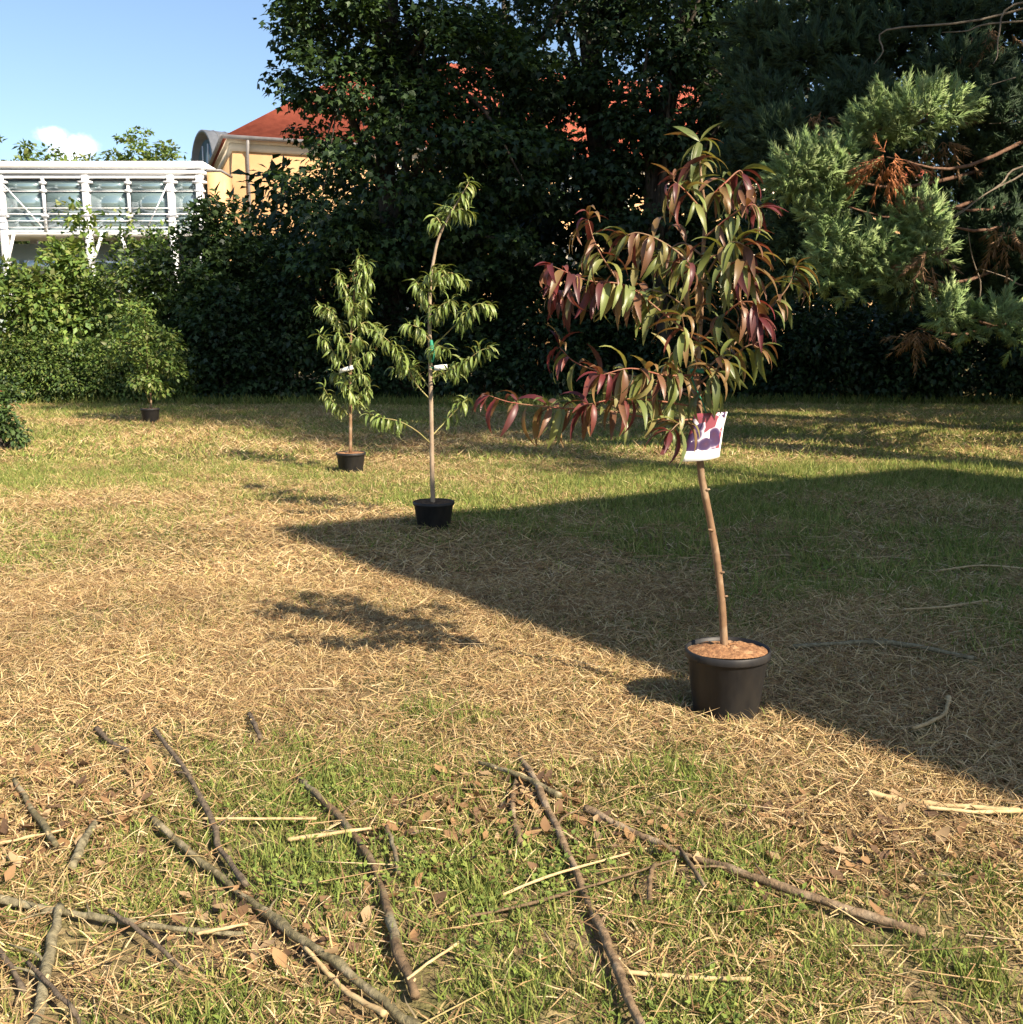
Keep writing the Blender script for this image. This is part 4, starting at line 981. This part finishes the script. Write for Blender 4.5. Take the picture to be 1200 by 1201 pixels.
# ------------------------------------------------------------------ sticks lying on the lawn
BARKS = {'green': pbr('grey green stick bark', (.20, .17, .092), (.09, .076, .040), 45, .8, .2, .9, c3=(.30, .25, .16), sc3=16),
         'brown': pbr('brown stick bark', (.24, .165, .095), (.10, .068, .04), 45, .8, .2, .9, c3=(.30, .23, .15), sc3=12),
         'red': pbr('red brown stick bark', (.18, .12, .066), (.09, .062, .036), 45, .8, .2, .9, c3=(.19, .17, .11), sc3=7),
         'pale': pbr('pale dry stalk', (.50, .38, .20), (.36, .25, .12), 30, .7, .25, .3),
         'dark': pbr('dark stick bark', (.075, .055, .04), (.16, .125, .085), 45, .85, .15, .9),
         'lichen': pbr('lichen covered stick', (.27, .235, .145), (.11, .095, .056), 50, .9, .1, .9)}
STICKS = [
 ('fallen_branch', 'long grey green branch, longest and thickest of the loose sticks', 'green', [(180, 974), (228, 1013), (278, 1053), (330, 1100), (398, 1153), (470, 1210), (525, 1255)], 8, 16),
 ('fallen_branch', 'bent slender branch resting on the long grey green branch', 'dark', [(182, 871), (214, 914), (244, 963), (261, 1010), (290, 1056)], 6, 9),
 ('fallen_branch', 'curved branch turning from grey to red brown, alone between two longer ones', 'red', [(350, 922), (376, 947), (410, 985), (440, 1033), (456, 1085), (470, 1140), (488, 1186)], 8, 13),
 ('fallen_branch', 'straight brown branch running away from a crossing green stick', 'brown', [(609, 890), (630, 935), (660, 1000), (690, 1068), (716, 1130), (742, 1206), (760, 1255)], 8, 15),
 ('fallen_branch', 'long brown branch lying obliquely over the grass toward the right', 'brown', [(686, 962), (740, 986), (800, 1014), (880, 1044), (962, 1072), (1086, 1106)], 9, 12),
 ('fallen_stick', 'short green stick crossing the top of the straight brown branch', 'green', [(562, 906), (608, 924), (656, 948)], 6, 9),
 ('fallen_stick', 'short brown stick with a split pale end beside the straight branch', 'brown', [(608, 918), (601, 958), (610, 1003)], 7, 9),
 ('fallen_branch', 'grey branch lying across at the left edge of the lawn', 'lichen', [(-12, 1068), (60, 1079), (126, 1090), (200, 1106), (286, 1110)], 11, 7),
 ('fallen_stick', 'thin dark stick slanting from under the grey branch', 'dark', [(130, 1088), (165, 1115), (215, 1156)], 6, 6),
 ('fallen_stick', 'broken grey green stick near the left end of the grey branch', 'green', [(18, 928), (40, 962), (68, 1012)], 6, 10),
 ('fallen_stick', 'stubby lichen covered stick above the grey branch', 'lichen', [(113, 972), (99, 1002), (86, 1034)], 9, 12),
 ('fallen_branch', 'thick weathered branch running under the grey branch', 'lichen', [(72, 1082), (60, 1130), (46, 1206), (38, 1250)], 12, 18),
 ('fallen_stick', 'dark crooked stick at the left end of the thick weathered branch', 'dark', [(-4, 1128), (14, 1150), (28, 1176)], 7, 8),
 ('fallen_stick', 'dark thin stick beside the thick weathered branch', 'dark', [(34, 1146), (56, 1175), (84, 1206), (100, 1230)], 6, 7),
 ('fallen_stick', 'short dark brown stick on straw near the bent slender branch', 'dark', [(114, 867), (132, 882), (152, 895)], 7, 6),
 ('fallen_stick', 'tiny grey stick poking from the straw', 'dark', [(293, 847), (299, 862), (306, 877)], 6, 6),
 ('dry_stalk', 'thick pale yellow stalk at the edge of the big shadow', 'pale', [(1017, 943), (1060, 949), (1110, 957), (1195, 964)], 8, 7),
 ('dry_stalk', 'pale thin stalk beside the thick yellow stalk', 'pale', [(1086, 967), (1140, 970), (1206, 962)], 5, 5),
 ('fallen_branch', 'straight greyish branch lying in the big shadow beside the pot', 'lichen', [(930, 765), (1000, 767), (1060, 770), (1142, 781)], 6, 6),
 ('fallen_stick', 'thin pale twig in the shaded grass behind the shaded branch', 'pale', [(1060, 723), (1110, 718), (1158, 710)], 3, 4),
 ('fallen_stick', 'crooked pale stick in the shadow near the sunlit edge', 'pale', [(1112, 831), (1108, 846), (1092, 857), (1070, 868)], 6, 5),
 ('fallen_stick', 'long thin twig farthest into the big shadow', 'pale', [(1098, 674), (1150, 672), (1206, 676)], 2.5, 3),
 ('dry_stalk', 'orange dry stalk crossing the bent slender branch', 'pale', [(238, 972), (300, 976), (372, 977)], 4, 4),
 ('dry_stalk', 'broad pale stalk touching the curved branch', 'pale', [(338, 997), (390, 995), (436, 988)], 6, 4),
 ('dry_stalk', 'dry orange stalk over the broken grey green stick', 'pale', [(-6, 1004), (40, 999), (76, 992)], 5, 3),
 ('dry_stalk', 'pale straw stem crossing the straight brown branch', 'pale', [(590, 1066), (640, 1049), (700, 1028), (738, 1014)], 4, 3),
 ('dry_stalk', 'long reddish thin stem under the pale straw stem', 'red', [(548, 1092), (620, 1076), (700, 1058), (792, 1026)], 4, 3),
 ('dry_stalk', 'short pale stem standing off the end of the curved branch', 'pale', [(478, 1172), (508, 1150), (540, 1122)], 4, 4),
 ('fallen_stick', 'small brown twig crossing the long oblique branch', 'red', [(797, 1008), (810, 1035), (826, 1062)], 5, 6),
 ('fallen_stick', 'stumpy red brown twig below the long oblique branch', 'red', [(768, 1033), (762, 1052), (762, 1074)], 6, 8),
 ('fallen_stick', 'peeled orange strip along the long grey green branch', 'pale', [(358, 1133), (386, 1160), (412, 1184), (452, 1215)], 5, 9),
 ('fallen_stick', 'brown upright twig between the curved and straight branches', 'red', [(454, 986), (462, 1012), (468, 1042)], 6, 7),
 ('dry_stalk', 'pale stem lying across the end of the grey branch', 'pale', [(232, 1112), (262, 1110), (292, 1106)], 5, 4),
 ('dry_stalk', 'long tan stalk buried in grass near the straight branch foot', 'pale', [(735, 1155), (800, 1158), (880, 1165)], 7, 6)]
def sticks():
    rs = np.random.RandomState(41)
    for (nm, lab, mt, P, w0, w1) in STICKS:
        G = np.array([gnd(a, b) for a, b in P]); n = len(G)
        dist = np.linalg.norm(G[:, :2], axis=1); wd = np.linspace(w0, w1, n) * .88; R = wd / 2 * (G[:, 1] * CT + H * ST) / F
        thin = max(R) < .006
        Z = hz(G[:, 0], G[:, 1]) + R * .85 + (.034 if thin else (.030 if w0 <= 6 else .020)) + np.array([.008 * math.sin(i * 1.7 + len(lab)) for i in range(n)])
        G[:, 2] = Z; o0 = G[0].copy(); o0[2] = hz1(G[0][0], G[0][1])
        # finer path with small kinks
        Pp, Rr = smooth_path(G, R, 4); Pp[1:-1] += rs.randn(len(Pp) - 2, 3) * R.mean() * np.array([.22, .22, .1])
        m = MB(); m.tube(Pp - o0, Rr * (1 + .12 * rs.randn(len(Rr))), 10, seg=3, wob=.22, rs=rs)
        o = m.build(nm, BARKS[mt], None, True); o.location = o0; tag(o, lab, 'stalk' if nm == 'dry_stalk' else ('branch' if 'branch' in nm else 'stick'), 'sticks on the lawn')
        if max(R) > .008 and nm == 'fallen_branch':
            for k in range(2):
                i = rs.randint(len(Pp) // 4, len(Pp) * 3 // 4); T = nrm(Pp[i + 1] - Pp[i - 1]); sd = nrm(np.cross(T, (0, 0, 1.0))) * rs.choice([-1, 1]); q = Pp[i] - o0; ll = .05 + .09 * rs.rand()
                q3 = MB(); q3.tube([q, q + (T * -.7 + sd * .5) * ll * .5 + np.array([0, 0, .008]), q + (T * -.8 + sd * .75) * ll + np.array([0, 0, .004])], [Rr[i] * .4, Rr[i] * .3, Rr[i] * .16], 6, seg=3, wob=.2, rs=rs); q3.build('side_twig', BARKS[mt], o, True)
        if max(R) > .008:
            for k in range(2 + int(len(Pp) / 7)):
                i = rs.randint(1, len(Pp) - 1); d = nrm(rs.randn(3) * np.array([1, 1, .3]) + np.array([0, 0, .5])); q = Pp[i] - o0
                q2 = MB(); q2.tube([q, q + d * Rr[i] * 1.5], [Rr[i] * .45, Rr[i] * .3], 6, seg=1); q2.build('knot', BARKS['pale' if rs.rand() < .5 else mt], o, True)
sticks()

# ------------------------------------------------------------------ lawn: straw, grass and litter
def lawn():
    rs = np.random.RandomState(51)
    def sample(n, y0, y1, p=1.0):
        a = rs.rand(n); y = np.sqrt(y0 ** 2 + a * (y1 ** 2 - y0 ** 2)); x = (rs.rand(n) - .5) * 2 * (.60 * y + .55); return x, y
    def green(x, y):
        g = .62 * fbm(NC, x * .55 + 9, y * .55) + .38 * fbm(ND, x * 3.1, y * 3.1 + 5)
        g = g - .5
        near = np.clip((3.45 - y) / .6, 0, 1)                                      # greener patches at the feet
        tan = np.exp(-((y - 4.9) / 1.5) ** 2) * np.clip((1.2 - x) / 1.0, 0, 1)      # driest stretch
        shade = np.clip((x * .8 + y * .6 - 4.2) / .8, 0, 1) * np.clip((y - 3.6) / 1.0, 0, 1) * np.clip((13 - y) / 3, 0, 1)
        far = np.clip((y - 6.5) / 4, 0, 1)
        return g * 2.4 + .42 + .10 * near - .42 * tan + .46 * shade + .12 * far - .35 * far * (g)
    STRAW = np.array([(.48, .33, .165), (.56, .41, .22), (.38, .24, .12), (.60, .46, .27), (.29, .175, .09), (.44, .33, .15), (.22, .13, .07)])
    GREEN = np.array([(.16, .21, .045), (.21, .25, .06), (.12, .165, .04), (.27, .27, .08), (.34, .30, .11)])
    BLADE3V = [(-.5, 0, 0), (.5, 0, 0), (.4, .5, .10), (-.4, .5, .10), (0, 1, 0)]
    pots = [(gnd(851, 836), .16), (gnd(509, 617), .16), (gnd(412, 553), .16), (gnd(177, 496.5), .16)]
    segs = []
    for (nm, lab, mt, P, w0, w1) in STICKS:
        G = np.array([gnd(a, b) for a, b in P]); w = max(w0, w1) / 2 * (G[:, 1].mean() * CT + H * ST) / F
        for a, b in zip(G[:-1], G[1:]): segs.append((a[:2], b[:2], w))
    def off_sticks(x, y, extra=.012):
        ok = np.ones(len(x), bool)
        for a, b, w in segs:
            ab = b - a; t = np.clip(((x - a[0]) * ab[0] + (y - a[1]) * ab[1]) / (ab @ ab), 0, 1)
            dd = np.hypot(x - a[0] - t * ab[0], y - a[1] - t * ab[1]); ok &= (dd > w + extra) | (rs.rand(len(x)) < .12)
        return ok
    def blades(name, n, y0, y1, L, w, lab, gscale, tall=0.0, tri=False, up=0.0):
        x, y = sample(n, y0, y1)
        keep = np.ones(n, bool)
        for p, r in pots: keep &= (x - p[0]) ** 2 + (y - p[1]) ** 2 > r * r
        if y0 < 6:
            keep &= off_sticks(x, y)
            bare = fbm(NA, x * 1.9 + 31, y * 1.9 + 11, 3); keep &= rs.rand(n) < np.clip(1.25 - 2.6 * np.clip(bare - .46, 0, 1) * (1 + .8 * np.clip((3.4 - y), 0, 1)), .22, 1)
        x, y = x[keep], y[keep]; n = len(x)
        g = green(x, y); isg = rs.rand(n) < np.clip(g, .04, .93)
        z = hz(x, y)
        yaw = rs.rand(n) * 2 * math.pi
        el = np.where(isg, .35 + .75 * rs.rand(n), rs.rand(n) ** 2 * .6 - .02 + up)
        d = np.stack([np.cos(yaw) * np.cos(el), np.sin(yaw) * np.cos(el), np.sin(el)], -1)
        nn = np.array([0, 0, 1.0]) + rs.randn(n, 3) * .5
        l = L * (.45 + 1.0 * rs.rand(n) ** 1.5) * np.where(isg, .62 + tall, 1.0)
        ww = w * (.55 + .8 * rs.rand(n)) * np.where(isg, 1.15, .9)
        col = np.where(isg[:, None], GREEN[rs.randint(0, len(GREEN), n)], STRAW[rs.randint(0, len(STRAW), n)])
        dry = fbm(ND, x * 1.1 + 20, y * 1.1)
        col = col * (.72 + .5 * rs.rand(n, 1)) * (.78 + .44 * dry[:, None]) * np.array([1.06, 1.08, 1.04])
        pos = np.stack([x, y, z + np.where(isg, -.004, .002 + .022 * rs.rand(n))], -1)
        R = frames(d, nn)
        if tri: tv, tf = [(-.5, 0, 0), (.5, 0, 0), (0, 1, 0)], [(0, 1, 2)]
        else: tv, tf = BLADE3V, [(0, 1, 2), (0, 2, 3), (3, 2, 4)]
        me = scatter(name, tv, tf, pos, R, np.stack([ww, l, l], -1), col)
        o = link(name, me, MAT['grass']); tag(o, lab, 'grass', kind='stuff')
    blades('lawn_grass', 430000, 1.3, 6.2, .075, .0037, 'straw and short grass of the lawn close to the loose sticks', 1)
    blades('lawn_grass', 300000, 6.2, 12.5, .10, .0075, 'straw and short grass of the lawn between the pots', 1, .1, True, .05)
    blades('lawn_grass', 420000, 12.5, 27.0, .13, .014, 'straw and short grass of the lawn before the hedge', 1, .15, True, .1)
    # upright green tufts
    def tufts(n, y0, y1, per, L, w, thr, lab, spread=.035):
        x, y = sample(n * 5, y0, y1); k = green(x, y) > thr + .35 * (rs.rand(len(x)) - .5); x, y = x[k][:n], y[k][:n]
        ok = np.ones(len(x), bool)
        for p, r in pots: ok &= (x - p[0]) ** 2 + (y - p[1]) ** 2 > (r + .02) ** 2
        ok &= off_sticks(x, y, .03)
        x, y = x[ok], y[ok]
        X = np.repeat(x, per) + rs.randn(len(x) * per) * spread; Y = np.repeat(y, per) + rs.randn(len(x) * per) * spread; N = len(X)
        yaw = rs.rand(N) * 6.28; el = .7 + .75 * rs.rand(N); d = np.stack([np.cos(yaw) * np.cos(el), np.sin(yaw) * np.cos(el), np.sin(el)], -1)
        l = L * (.4 + rs.rand(N)) * np.repeat(.6 + .8 * rs.rand(len(x)), per); ww = w * (.6 + .7 * rs.rand(N))
        col = GREEN[rs.randint(0, 4, N)] * (.75 + .5 * rs.rand(N, 1))
        me = scatter('grass_tufts', BLADE3V, [(0, 1, 2), (0, 2, 3), (3, 2, 4)], np.stack([X, Y, hz(X, Y) - .004], -1), frames(d, nrm(rs.randn(N, 3))), np.stack([ww, l, l], -1), col)
        tag(link('grass_tufts', me, MAT['grass']), lab, 'grass', kind='stuff')
    tufts(1500, 1.6, 4.6, 20, .055, .0042, .62, 'green grass tufts among the loose sticks')
    tufts(1800, 4.6, 12, 14, .09, .007, .62, 'green grass tufts around the saplings', .06)
    # grass at the foot of the wood
    n = 9000; X = -12 + 26 * rs.rand(n); Y = 22.9 + .9 * rs.rand(n) + .02 * np.abs(X); yaw = rs.rand(n) * 6.28; el = .6 + .8 * rs.rand(n)
    d = np.stack([np.cos(yaw) * np.cos(el), np.sin(yaw) * np.cos(el), np.sin(el)], -1); l = .10 + .22 * rs.rand(n)
    me = scatter('grass_tufts', BLADE3V, [(0, 1, 2), (0, 2, 3), (3, 2, 4)], np.stack([X, Y, hz(X, Y)], -1), frames(d, nrm(rs.randn(n, 3))), np.stack([np.full(n, .02), l, l], -1), GREEN[rs.randint(0, 4, n)] * .8)
    tag(link('grass_tufts', me, MAT['grass']), 'longer grass along the foot of the wood', 'grass', kind='stuff')
    # broad leaved weeds in the green patches
    x, y = sample(9000, 1.5, 4.4); k = green(x, y) > .66 + .2 * rs.rand(len(x)); x, y = x[k][:1300], y[k][:1300]; per = 6
    X = np.repeat(x, per); Y = np.repeat(y, per); N = len(X); yaw = rs.rand(N) * 6.28
    rr = .012 * rs.rand(N); X = X + np.cos(yaw) * rr; Y = Y + np.sin(yaw) * rr
    d = np.stack([np.cos(yaw), np.sin(yaw), .25 + .5 * rs.rand(N)], -1)
    me = scatter('weed_leaves', OVAL_V, OVAL_F, np.stack([X, Y, hz(X, Y) + .008 + .03 * rs.rand(N)], -1), frames(d, np.array([0, 0, 1.0]) + rs.randn(N, 3) * .25), .011 + .013 * rs.rand(N), GREEN[rs.randint(0, 3, N)] * (.9 + .4 * rs.rand(N, 1)))
    tag(link('weed_leaves', me, MAT['grass']), 'small broad leaved weeds in the green patches', 'weeds', kind='stuff')
    # brown leaf litter between the sticks
    x, y = sample(12000, 1.4, 4.0); lit = fbm(NB, x * 1.3 + 3, y * 1.3) - .25 * np.clip((y - 2.9) / .6, 0, 1) + .12 * np.clip((.2 - x) / 1, 0, 1)
    k = (lit > .50 + .14 * rs.rand(len(x))); x, y = x[k][:3600], y[k][:3600]; N = len(x); yaw = rs.rand(N) * 6.28
    d = np.stack([np.cos(yaw), np.sin(yaw), .5 * rs.randn(N)], -1)
    BRN = np.array([(.24, .14, .07), (.30, .18, .085), (.18, .105, .055), (.36, .25, .14), (.13, .08, .048)])
    me = scatter('fallen_leaves', [(0, 0, 0), (.28, .35, .10), (0, .5, -.03), (-.28, .35, .12), (.15, .8, .02), (0, 1, .12), (-.18, .78, .06)], [(0, 1, 2), (0, 2, 3), (2, 1, 4), (2, 4, 5), (2, 5, 6), (2, 6, 3)],
                 np.stack([x, y, hz(x, y) + .010 + .018 * rs.rand(N)], -1), frames(d, np.array([0, 0, 1.0]) + rs.randn(N, 3) * .4), .022 + .040 * rs.rand(N) ** 1.5, BRN[rs.randint(0, 5, N)] * (.8 + .4 * rs.rand(N, 1)))
    tag(link('fallen_leaves', me, MAT['grass']), 'brown curled leaf litter between the loose sticks', 'leaf litter', kind='stuff')
    # long straw stems lying about
    n = 3400; x, y = sample(n, 1.4, 8.0); yaw = rs.rand(n) * 6.28; el = rs.randn(n) * .10 + .05
    d = np.stack([np.cos(yaw) * np.cos(el), np.sin(yaw) * np.cos(el), np.sin(el)], -1); l = .10 + .24 * rs.rand(n) ** 2
    me = scatter('straw', CORD_V, CORD_F, np.stack([x, y, hz(x, y) + .018 + .02 * rs.rand(n)], -1), frames(d, nrm(rs.randn(n, 3))), np.stack([np.full(n, .0021), l, np.full(n, .0021)], -1), STRAW[rs.randint(0, 6, n)] * 1.05)
    tag(link('straw', me, MAT['grass']), 'long loose straw stems scattered over the lawn', 'straw', kind='stuff')
lawn()
